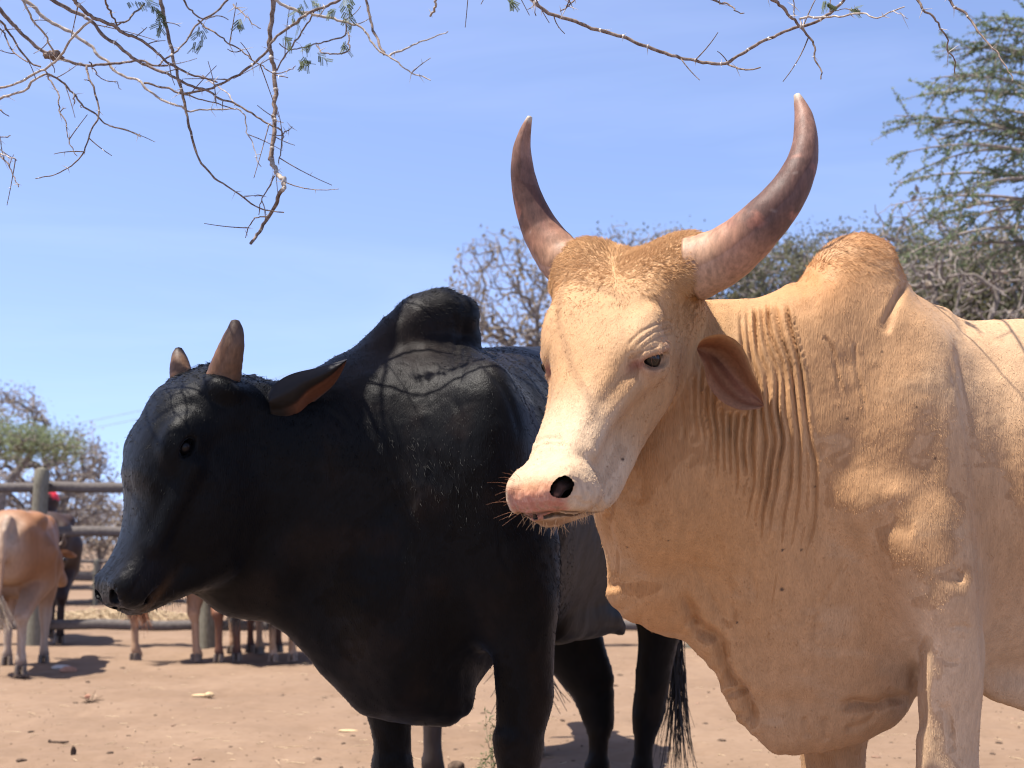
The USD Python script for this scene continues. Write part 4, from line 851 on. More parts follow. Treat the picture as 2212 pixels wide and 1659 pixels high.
def build_trees():
    R = np.random.default_rng(5)
    def blob(n, u, v, D, ru, rv, rd, shell=.45, seed=0):
        s = D / FPX; return in_ellipsoid(np.random.default_rng(seed), n, P_(u, v, D), (ru * s, rd, rv * s), shell)
    # left background: a bare tree with dead leaves and a flat green acacia before it
    D = 30.0; b = at_ground(95, D)
    tg = np.vstack([blob(900, 100, 1050, D, 165, 130, 1.8, seed=1), blob(380, 30, 905, D, 75, 76, 1.2, seed=2), blob(260, 165, 1000, D, 70, 80, 1.2, seed=3), blob(150, -60, 1000, D, 70, 90, 1.2, seed=4)])
    tree('leafless_tree', 'tall bare tree with brown dead leaves at the left edge, beyond the fence', 'tree', b, [[b, P_(98, 1140, D), P_(92, 1090, D), P_(80, 1040, D)], [b, P_(120, 1130, D), P_(150, 1060, D)]], tg, .0075, 6, leaves=('dead_leaf', 6, .034, .12, .55, 1.0, .6), thick=.03)
    D = 22.0; b = at_ground(5, D)
    tg = np.vstack([blob(150, 20, 950, D, 120, 26, .9, .2, 11), blob(60, -60, 945, D, 70, 30, .8, .2, 12), blob(40, 120, 962, D, 55, 16, .5, .2, 13)])
    tree('acacia_tree', 'flat-topped green acacia in front of the bare tree at the left edge', 'tree', b, [[b, P_(2, 1090, D), P_(22, 1030, D)], [P_(2, 1090, D), P_(-10, 1030, D), P_(-40, 980, D)], [P_(2, 1090, D), P_(45, 1010, D), P_(70, 975, D)]], tg, .007, 14, twig='twig_brown', leaves=('far_acacia_leaf', 34, .026, .13, .9, .35, .4), thick=.02)
    # brown scrub low at the left
    for i, (u, v, ru, rv, D) in enumerate([(215, 1130, 60, 62, 34.0), (330, 1150, 90, 60, 36.0), (60, 1165, 80, 50, 36.0), (-80, 1140, 90, 70, 35.0), (470, 1140, 90, 70, 36.0)]):
        b = at_ground(u, D)
        tree('thorn_shrub', ['brown leafless thorn shrub between the cow and the black bull\'s face', 'pale dry shrub far behind the black bull\'s cheek', 'dim brown shrub far off behind the brown cow', 'brown shrub beyond the fence at the left picture edge', 'dry shrub far behind the black bull\'s neck'][i], 'shrub', b,
             [[b, P_(u, v + rv * .7, D)], [b, P_(u - ru * .5, v + rv * .5, D)], [b, P_(u + ru * .5, v + rv * .5, D)]], blob(230, u, v, D, ru, rv, 1.0, .3, 20 + i), .007, 30 + i, twig='twig_brown', leaves=('dead_leaf', 5, .06, .16, .6, 1.0, .6), thick=.03)
    # the bare tree between the bulls
    D = 19.0; b = at_ground(1150, D)
    tg = np.vstack([blob(800, 1105, 625, D, 150, 140, 1.4, .55, 41), blob(150, 970, 690, D, 90, 70, .9, .4, 42), blob(260, 1200, 660, D, 100, 130, 1.0, .4, 43), blob(150, 1080, 755, D, 110, 60, .9, .3, 44)])
    tree('leafless_tree', 'spreading bare tree with a few ochre leaves, between the black hump and the cream head', 'tree', b,
         [[b, P_(1152, 900, D), P_(1166, 800, D), P_(1165, 742, D)], [P_(1165, 742, D), P_(1160, 690, D), P_(1128, 650, D), P_(1118, 600, D)], [P_(1165, 742, D), P_(1215, 705, D), P_(1250, 650, D), P_(1262, 600, D)], [P_(1160, 690, D), P_(1175, 630, D), P_(1170, 570, D)], [P_(1166, 800, D), P_(1100, 740, D), P_(1040, 690, D)]],
         tg, .0040, 45, leaves=('dry_leaf', 3, .03, .06, .22, 1.0, .7), thick=.017)
    # thorn scrub row behind the cream bull
    rows = [(1330, 590, 95, 120, 17.0, 300, 'thin grey thorn shrub showing above the cream bull\'s poll', .15, 'scrub_leaf'), (1440, 575, 90, 95, 16.0, 300, 'leafless thorn shrub rising between the two tall horns', .2, 'scrub_leaf'), (1560, 620, 110, 120, 15.5, 420, 'grey thorn shrub behind the right-hand horn', .5, 'scrub_leaf'),
            (1690, 620, 120, 130, 15.0, 520, 'dense grey thorn shrub left of the cream hump', .9, 'scrub_leaf'), (1810, 610, 120, 140, 16.0, 420, 'brown thorn shrub directly behind the cream hump', .8, 'scrub_leaf'),
            (1935, 600, 100, 140, 14.5, 480, 'dark green leafy shrub right behind the slope of the cream hump', 1.0, 'scrub_leaf'), (2040, 640, 120, 130, 13.5, 560, 'tangled brown and green thorn shrub above the cream back', 1.0, 'scrub_leaf'), (2150, 620, 120, 150, 13.0, 560, 'tangled thorn shrub under the green acacia at the right edge', 1.0, 'scrub_leaf'), (2280, 640, 130, 170, 13.5, 380, 'brown thorn shrub cut off by the right picture edge', .9, 'scrub_leaf'),
            (1560, 760, 140, 110, 18.0, 260, 'low grey shrub far behind the cream neck', .6, 'scrub_leaf')]
    for i, (u, v, ru, rv, D, n, lab, lf, lm) in enumerate(rows):
        b = at_ground(u, D); rg = np.random.default_rng(60 + i)
        tr = [[b + [0, 0, 0], P_(u + a * ru * .35, v + rv * 1.4, D + .2 * rg.normal()), P_(u + a * ru * .7, v + rv * .35, D + .3 * rg.normal())] for a in (-.8, -.2, .35, .9)]
        tg = np.vstack([blob(int(n * 2.3), u, v + rv * .1, D, ru, rv, .9, .35, 70 + i), blob(n, u, v + rv * .75, D, ru, rv * .6, .8, .2, 90 + i), blob(int(n * .8), u, 860, D, ru * 1.15, 190, .9, .1, 190 + i)])
        tree('thorn_shrub', lab, 'shrub', b, tr, tg, .0036, 110 + i, twig='twig_brown' if i % 3 == 1 else 'twig_grey', leaves=(lm, 9, .02, .085, lf * .75, 1.0, .5), thick=.014, wig=.10, power=.40)
    # pale bare stems in front of the scrub
    for i, (u, D, lab) in enumerate([(2010, 11.0, 'pale leafless stems in front of the scrub, above the cream bull\'s back'), (2145, 10.5, 'pale crooked bare sapling before the green acacia')]):
        b = at_ground(u, D); s = D / FPX
        tg = np.vstack([blob(130, u - 20, 520, D, 130, 130, .5, .5, 130 + i), blob(60, u + 20, 640, D, 90, 70, .4, .5, 140 + i)])
        tree('bare_sapling', lab, 'tree', b, [[b, P_(u + 5, 800, D), P_(u - 8, 700, D), P_(u + 10, 640, D), P_(u - 4, 580, D)], [P_(u + 5, 800, D), P_(u + 50, 690, D), P_(u + 70, 600, D)]], tg, .0028, 150 + i, twig='twig_grey', thick=.011, wig=.14, leaves=('dead_leaf', 2, .03, .04, .12, 1.0, .5))
    # green acacia hanging in from the right
    D = 9.0; b = at_ground(2440, D); rng = np.random.default_rng(9)
    t = thing('acacia_tree', 'green feathery acacia hanging in from the right picture edge', 'tree', loc=b)
    put('trunk', tuple_sub(tube_mesh(spline([(*b, .16), (*P_(2430, 900, D), .13), (*P_(2400, 620, D), .11), (*P_(2380, 430, D), .09), (*P_(2420, 250, D), .06)], 20)[:, :3], np.linspace(.16, .06, 20), 10), b), 'grey_bark', t)
    sprays, wd, lv, lf = [], [], [], []
    ends = [((2400, 520), (1932, 566)), ((2400, 560), (1990, 545)), ((2400, 500), (1925, 444)), ((2380, 430), (1940, 395)), ((2390, 360), (1932, 250)), ((2390, 340), (1960, 270)), ((2395, 400), (1955, 330)), ((2400, 260), (1985, 205)), ((2400, 280), (2010, 170)), ((2410, 220), (2050, 110)), ((2400, 200), (2100, 90)), ((2410, 160), (2140, 60)),
            ((2400, 330), (2030, 300)), ((2400, 440), (2060, 420)), ((2400, 470), (2090, 480)), ((2390, 380), (2000, 360)), ((2400, 300), (2060, 240)), ((2400, 240), (2070, 170)), ((2390, 180), (2120, 130)), ((2400, 520), (2130, 560)), ((2410, 420), (2150, 380)), ((2410, 340), (2140, 290)), ((2410, 260), (2160, 200)), ((2410, 120), (2170, 40)), ((2400, 450), (2010, 480)), ((2400, 470), (1950, 500))]
    for i, (a, e) in enumerate(ends):
        d0 = D + rng.normal() * .35; A, E = P_(*a, D), P_(*e, d0); L = np.linalg.norm(E - A)
        m = (A + E) / 2 + [0, 0, .16 * L + .05 * rng.normal()] + rng.normal(size=3) * .05
        x = np.linspace(0, 1, 12)[:, None]; q = A * (1 - x) ** 2 + 2 * m * x * (1 - x) + E * x ** 2
        sprays.append(q); wd.append(np.linspace(.034, .006, 12))
        for k in range(13 if i < 4 or i > 23 else 19):
            s = .22 + .78 * rng.random() ** .8; j = min(10, int(s * 11)); o = q[j] * (1 - (s * 11 - j)) + q[j + 1] * (s * 11 - j); g = (q[j + 1] - q[j]); g /= np.linalg.norm(g)
            dirn = g * (.55 + .4 * rng.random()) + rng.normal(size=3) * [.45, .35, .38]; dirn[2] -= .12; dirn /= np.linalg.norm(dirn); ln = (.12 + .34 * rng.random()) * (1.1 - .5 * s)
            n = 6; y = np.linspace(0, 1, n)[:, None]; w = o + dirn * ln * y + np.array([0, 0, -.10]) * ln * y ** 2
            sprays.append(w); wd.append(np.linspace(.008, .003, n))
            c = int(ln * 105); z = rng.random(c); pt = o + dirn * ln * z[:, None] + np.array([0, 0, -.10]) * ln * z[:, None] ** 2
            lv.append(pt)
    put_curves('branches', [s - b for s in sprays], wd, 'twig_brown', t)
    tag(put('leaves', tuple_sub(leaf_cloud(rng, np.vstack(lv), 2, .013, .008, .6, .34), b), 'acacia_leaf', t, smooth=False), kind='stuff')
build_trees()
def build_wires():
    D = 60.0; t = None
    for i, (v0, v1) in enumerate(((926, 862), (942, 884))):
        a, b = P_(110, v0, D), P_(900, v1 - 130, D * 1.0); x = np.linspace(0, 1, 30)[:, None]; q = a * (1 - x) + b * x - np.array([0, 0, 1.0]) * (x * (1 - x)) * .9
        if i == 0: t = thing('power_line', 'two thin power wires crossing the sky behind the black bull\'s forehead', 'wire', loc=a); o = a
        put('wire', tuple_sub(tube_mesh(q, .010, 5), o), 'twig_grey', t)
build_wires()
def build_far_scrub():
    rng = np.random.default_rng(77); n = 6000; D = 42 + 16 * rng.random(n); u = -400 + 3000 * rng.random(n)
    h = 1.3 + 1.5 * meshkit.noise(np.c_[u / 120, D * 0, D * 0], 7); p = unproj(u, HORIZ, D); p[:, 2] = h * rng.random(n) ** .8
    tag(put('far_scrub', leaf_cloud(rng, p, 16, .055, .26, 1.0, .45), 'dead_leaf', None, smooth=False), 'low brown scrub in the far distance beyond the fences', 'scrub', kind='stuff')
build_far_scrub()
# ------------------------------------------------------------------ cattle farther off (shaped in metres: x forward, y to their left, z up)
def build_cow(feet, spec, seed, voxel=.018, head_yaw=0.0, head_low=.0, hump=.0, udder=False, size=1.0, horns=.1, bull=False):
    """feet: [(x, y)] of left hind, right hind, left fore, right fore"""
    cl = Clay(); cl.unit = .01
    I = np.eye(3); B = np.array([[1, 0, 0], [0, 1, 0], [0, 0, 1.0]])
    hx = (feet[0][0] + feet[1][0]) / 2 + .10; fx = (feet[2][0] + feet[3][0]) / 2; hy = (feet[0][1] + feet[1][1]) / 2; fy = (feet[2][1] + feet[3][1]) / 2
    Lb = fx - hx; yaw = math.atan2(fy - hy, Lb); c, s = math.cos(yaw), math.sin(yaw); B = np.array([[c, s, 0], [-s, c, 0], [0, 0, 1.0]])
    cl.loft((hx, hy, .90), B, [(-.30, .10, .12, .12), (-.24, .17, .22, .22), (-.10, .225, .285, .26), (.08, .225, .285, .24), (Lb * .45, .25, .275, .33), (Lb * .75, .235, .275, .33), (Lb, .19, .28, .32), (Lb + .14, .13, .22, .28), (Lb + .24, .07, .12, .14)], .06, p=2.3)
    w = lambda x, y, z: (hx + x * c - y * s, hy + x * s + y * c, z)
    for sg in (-1, 1):
        cl.ell(w(-.02, .18 * sg, 1.10), (.10, .055, .06), .06); cl.ell(w(-.20, .12 * sg, 1.02), (.09, .05, .07), .06)
        cl.ell(w(Lb - .03, .15 * sg, .88), (.13, .07, .26), .06)
    if hump: cl.chain([(*w(Lb - .14, 0, 1.16), .09), (*w(Lb - .10, 0, 1.13 + hump), .13), (*w(Lb + .04, 0, 1.14), .09)], .07, (1, 1.05, 1))
    for i, (x, y) in enumerate(feet):
        sg = 1 if i % 2 == 0 else -1
        if i < 2:
            a, b_ = w(.0, .16 * sg, .86), w(.08, .175 * sg, .68)
            cl.limb([(*a, .17), (*w(.03, .17 * sg, .72), .135), (x - .01, y, .55), ], .05) if False else None
            cl.chain([(*a, .155), (*b_, .125), ((b_[0] + x) / 2 - .02, (b_[1] + y) / 2, .55, .078), (x - .045, y, .425, .055)], .05)
            cl.chain([(x - .045, y, .425, .052), (x - .02, y, .34, .036), (x - .005, y, .16, .032), (x, y, .10, .040), (x + .03, y, .05, .042)], .022)
        else:
            a = w(Lb - .02, .14 * sg, .80)
            cl.chain([(*a, .12), (x - .03, y * .5 + a[1] * .5, .60, .085), (x, y, .44, .052), (x + .005, y, .36, .047), (x, y, .29, .036), (x, y, .15, .031), (x + .005, y, .095, .038), (x + .03, y, .05, .042)], .03)
    # neck, head
    n0 = np.array(w(Lb + .06, 0, .98)); ph = yaw + head_yaw; d = np.array([math.cos(ph), math.sin(ph), 0]); n1 = np.array(w(Lb + .20, 0, 1.0)) + d * .24 + [0, 0, .10 - head_low]
    cl.chain([(*n0, .19), (*(n0 * .5 + n1 * .5), .14), (*n1, .105)], .06)
    cl.chain([(*(n0 + [0, 0, -.22]), .07), (*(n0 * .5 + n1 * .5 - [0, 0, .17]), .05), (*(n1 - [0, 0, .12]), .035)], .06)
    hd = d * .80 + np.array([0, 0, -.60]); hd /= np.linalg.norm(hd); lat = np.array([-d[1], d[0], 0]); Mh = np.stack([hd, lat, np.cross(hd, lat)])
    p0 = n1 + d * .05 + [0, 0, .05]
    cl.loft(p0, Mh, [(-.07, .04, .03, .03), (-.02, .095, .06, .09), (.07, .09, .07, .12), (.15, .095, .06, .12), (.25, .062, .05, .09), (.34, .055, .045, .07), (.40, .05, .04, .05), (.43, .02, .02, .02)], .03, p=2.4)
    H = lambda a, b, e: p0 + np.array([a, b, e]) @ Mh
    if udder:
        cl.ell(w(.10, 0, .62), (.13, .11, .09), .06)
        for ux in (.05, .15):
            for uy in (-.05, .05): cl.chain([(*w(ux, uy, .56), .022), (*w(ux, uy, .49), .013)], .02)
    if bull: cl.ell(w(-.10, 0, .60), (.06, .055, .10), .03); cl.chain([(*w(.42, 0, .58), .05), (*w(.50, 0, .54), .03)], .04)
    # tail: root to switch
    tp = [w(-.29, 0, 1.10), w(-.35, .01, 1.02), w(-.36, spec.get('tail_y', .0) * .3, .80), w(-.35, spec.get('tail_y', 0), .52)]
    cl.chain([(*tp[0], .045), (*tp[1], .032), (*tp[2], .020), (*tp[3], .016)], .03)
    P = np.array(feet); xs = axis((min(P[:, 0].min(), hx - .5) - .15, Lb + hx + .95, voxel)); ys = axis((P[:, 1].min() - .55, max(P[:, 1].max(), fy + .3) + .55, voxel)); zs = axis((.02, 1.75, voxel))
    V, F = cl.surface(xs, ys, zs); V = relax(V, F, 8, .55, -.57)
    V = V + normals(V, F) * ((meshkit.fbm(V * 9, 3, seed)[:, None] - .5) * .012)
    return V * size, F, dict(H=H, w=w, Lb=Lb, tp=tp, size=size, Mh=Mh)
def cow_colour(V, info, base, leg, belly, dark=None, seed=0):
    C = np.tile(np.array(base, float), (len(V), 1)) * (.85 + .3 * meshkit.fbm(V * 4, 3, seed)[:, None])
    z = V[:, 2] / info['size']
    C = lerp(C, belly, .8 * sstep(.78, .56, z)); C = lerp(C, leg, .85 * sstep(.52, .36, z))
    if dark is not None: C = lerp(C, dark, sstep(.13, .05, z))
    return C
def place(V, loc, yaw):
    c, s = math.cos(yaw), math.sin(yaw); return V @ np.array([[c, s, 0], [-s, c, 0], [0, 0, 1.0]]) + np.asarray(loc)
def tuft(rng, root, n, ln, spread, drift=(0, 0, -1.0), w=.0035, curl=.25):
    S, W = [], []
    for i in range(n):
        d = np.array(drift, float) + rng.normal(size=3) * spread; d /= np.linalg.norm(d); L = ln * (.45 + .6 * rng.random()); k = 7; x = np.linspace(0, 1, k)[:, None]
        o = np.asarray(root) + rng.normal(size=3) * .012 + np.array([0, 0, -.6]) * ln * rng.random() ** 2 * .6
        S.append(o + d * L * x + rng.normal(size=3) * curl * L * x ** 2 * np.array([.5, .5, .2])); W.append(w * np.linspace(1, .35, k))
    return S, W
def cow(name, label, category, loc, yaw, feet_world, base, leg, belly, dark, seed, tail_col, group='cattle along the fence', **kw):
    """feet_world: the four hooves on the ground in world coordinates"""
    c, s = math.cos(yaw), math.sin(yaw); R = np.array([[c, -s], [s, c]]); sz = kw.get('size', 1.0)
    feet = [tuple((np.asarray(f[:2]) - np.asarray(loc)[:2]) @ R / sz) for f in feet_world]
    spec = dict(tail_y=kw.pop('tail_y', .03)); V, F, info = build_cow(feet, spec, seed, **kw)
    C = cow_colour(V, info, base, leg, belly, dark, seed)
    if 'paint' in PAINT: C = PAINT['paint'](V / sz, info, C)
    t = thing(name, label, category, group, loc=loc); W = lambda p: place(np.atleast_2d(p) * sz, (0, 0, 0), yaw)
    put('body', (place(V, (0, 0, 0), yaw), F), 'cow_fur', t, col=C)
    H = info['H']
    for sg in (1, -1):
        r, u = H(-.02, .10 * sg, .0), np.array(H(-.02, .26 * sg, -.03)); x = np.linspace(0, 1, 9)
        E = []
        for k, q in enumerate(x):
            hw = .058 * math.sin(math.pi * min(1, .08 + q * .92)) ** .6; m = r * (1 - q) + u * q
            for y in (-1, -.5, 0, .5, 1): E.append(m + info['Mh'][0] * hw * y + info['Mh'][2] * (-.02 * (1 - y * y)))
        E = np.array(E); Fc = []
        for k in range(8):
            for y in range(4):
                a0 = k * 5 + y; Fc += [(a0, a0 + 1, a0 + 6), (a0, a0 + 6, a0 + 5)]
        Nn = normals(E, np.array(Fc)); E2 = np.vstack([E, E - Nn * .006]); o = len(E); F2 = np.array(Fc); F2 = np.vstack([F2, F2[:, ::-1] + o])
        ec = np.vstack([np.tile(np.array(base) * 1.25 + .05, (o, 1)), np.tile(base, (o, 1))]); put('ear', (W(E2), F2), 'ear_skin', t, col=ec)
        put('eye', trimesh.Trimesh(W(trimesh.creation.icosphere(2, .02).vertices + H(.13, .088 * sg, .03)), trimesh.creation.icosphere(2, .02).faces), 'eye_gloss', t)
        hr = spline([(*H(-.05, .07 * sg, .03), .026), (*H(-.09, .15 * sg, .05), .021), (*H(-.17, .17 * sg, .07), .006)], 14); hv, hf = tube_mesh(hr[:, :3], hr[:, 3], 10)
        put('horn', (W(hv), hf), 'horn_keratin', t, col=np.tile((.12, .09, .07), (len(hv), 1)))
    for f in feet_world:
        hv, hf = hoof_mesh((0, 0, 0), 3.0, 45); hv = hv - hv.mean(0) * [1, 1, 0]; hv[:, 2] -= hv[:, 2].min() - .002
        hv = hv * [-1, -1, 1.05] * sz; put('hoof', (place(hv, (f[0] - loc[0], f[1] - loc[1], 0), yaw) , hf), 'hoof_horn', t, smooth=40)
    rng = np.random.default_rng(seed); tf = W(info['tp'][3])[0]
    S, Wd = tuft(rng, tf + [0, 0, .05], 130, .26 * sz, .22, (spec['tail_y'] * .0, 0, -1), .006); tag(put_curves('tail_switch', S, Wd, tail_col, t), kind='stuff')
    return t
rough_mat('black_hair', (.008, .007, .007), (.022, .018, .016), 60.0, .5, .35, 0)
rough_mat('rust_hair', (.14, .05, .02), (.27, .11, .05), 60.0, .55, .3, 0)
rough_mat('pale_hair', (.30, .22, .14), (.5, .4, .28), 60.0, .55, .3, 0)
PAINT = {}
def paint_patch(c, r, col, soft=.12, seed=1):
    def f(V, info, C):
        q = (V - np.asarray(c)) / np.asarray(r); d = np.sqrt((q ** 2).sum(1)) + .7 * (meshkit.fbm(V * 30, 2, seed) - .5); return lerp(C, col, .95 * sstep(1 + soft, 1 - soft, d))
    return f
def G(u, v): return on_ground(u, v)
def build_herd():
    # the brown cow seen from behind at the left edge
    rh = G(44, 1457); yaw = math.radians(101); d = np.array([math.cos(yaw), math.sin(yaw), 0]); l = np.array([-d[1], d[0], 0])
    lh = rh + l * .20 + d * .06; rf = rh + d * .93 - l * .04; fore = rf + l * .26 - d * .10; loc = (lh + rh) / 2
    def pt(V, info, C):
        w, z = info['w'], V[:, 2]
        C = lerp(C, (.40, .32, .24), .9 * mask(V - np.array(w(-.30, 0, .98)), (0, 0, 0), (.13, .085, .16))); C = lerp(C, (.32, .215, .14), .7 * mask(V - np.array(w(-.25, 0, .72)), (0, 0, 0), (.16, .11, .26)))
        C = lerp(C, (.07, .06, .055), .8 * mask(V - np.array(w(-.34, .01, .97)), (0, 0, 0), (.03, .03, .12)))
        return paint_patch(w(.02, -.10, 1.18), (.05, .035, .08), (.15, .20, .20), seed=4)(V, info, C)
    PAINT['paint'] = pt
    cow('cow', 'brown cow with pale legs seen from behind at the left edge, grey paint on rump', 'cow', loc, yaw, [lh, rh, fore, rf], (.185, .083, .037), (.31, .245, .19), (.25, .15, .09), (.12, .085, .07), 301, 'pale_hair', udder=True, size=1.0, head_yaw=-.25, head_low=.3)
    # the dark humped one behind the fence, red paint on the hump
    yaw = math.radians(113); d = np.array([math.cos(yaw), math.sin(yaw), 0]); l = np.array([-d[1], d[0], 0]); a = unproj(128, 1404, 13.15); a[2] = 0
    PAINT['paint'] = lambda V, info, C: paint_patch(info['w'](info['Lb'] - .10, -.09, 1.37), (.12, .09, .085), (.60, .03, .05), .06, 6)(V, info, C)
    cow('zebu_cow', 'dark brown humped animal with a red paint mark on its hump, behind the brown cow', 'cow', a + l * .13, yaw, [a + l * .26 + d * .05, a, a + d * .98 + l * .22, a + d * .9], (.032, .017, .0135), (.026, .0145, .0125), (.032, .018, .014), (.015, .011, .01), 302, 'black_hair', hump=.17, size=1.04, head_low=.25, head_yaw=.3)
    PAINT.clear()
    # legs under the black bull's chin
    f = [G(423, 1429), G(292, 1428), G(511, 1427), G(472, 1430)]
    lh, rh = f[1], f[0]; yaw = math.radians(58); d = np.array([math.cos(yaw), math.sin(yaw), 0]); l = np.array([-d[1], d[0], 0]); c0 = (lh + rh) / 2
    cow('cow', 'tan cow whose spread pale hind legs and brown tail show under the black bull\'s chin', 'cow', c0, yaw, [lh, rh, c0 + d * .92 + l * .15, c0 + d * .95 - l * .13], (.215, .105, .052), (.30, .19, .12), (.25, .13, .065), (.28, .17, .10), 303, 'rust_hair', voxel=.022, size=.92, tail_y=.03)
    q = G(491, 1429); yaw = math.radians(82); d = np.array([math.cos(yaw), math.sin(yaw), 0]); l = np.array([-d[1], d[0], 0])
    cow('cow', 'reddish cow with dark hooves and a black tail behind the black bull\'s dewlap', 'cow', q, yaw, [G(472, 1430), G(511, 1427), q + d * .95 + l * .13, q + d * .93 - l * .13], (.17, .068, .032), (.10, .045, .028), (.14, .06, .032), (.035, .02, .02), 304, 'black_hair', voxel=.022, size=.9, tail_y=-.16)
    q = G(610, 1428); yaw = math.radians(75); d = np.array([math.cos(yaw), math.sin(yaw), 0]); l = np.array([-d[1], d[0], 0])
    cow('cow', 'red cow with one cream and one dark hind leg beside the black bull\'s chest', 'cow', q, yaw, [G(589, 1429), G(631, 1428), q + d * .92 + l * .12, q + d * .95 - l * .13], (.185, .075, .034), (.23, .15, .09), (.19, .088, .044), (.24, .18, .14), 305, 'black_hair', voxel=.022, size=.88, tail_y=.0, head_yaw=-.5)
    # the one hidden behind the black bull: a hind leg and the tail end show between its forelegs
    yaw = math.radians(78); d = np.array([math.cos(yaw), math.sin(yaw), 0]); l = np.array([-d[1], d[0], 0])
    p = lambda u, D: (lambda q: np.array([q[0], q[1], 0.0]))(unproj(u, 1500, D)); a, c_ = p(935, 5.45), p(1128, 5.5)
    cow('cow', 'dusty dark brown cow almost hidden behind the black bull, one hock and tail showing', 'cow', (a + c_) / 2, yaw, [a, c_, p(1118, 6.45), p(1152, 6.4)], (.020, .014, .011), (.028, .020, .017), (.022, .015, .012), (.015, .011, .01), 306, 'black_hair', voxel=.022, size=1.12, head_yaw=.2, head_low=.35, tail_y=-.22)
build_herd()
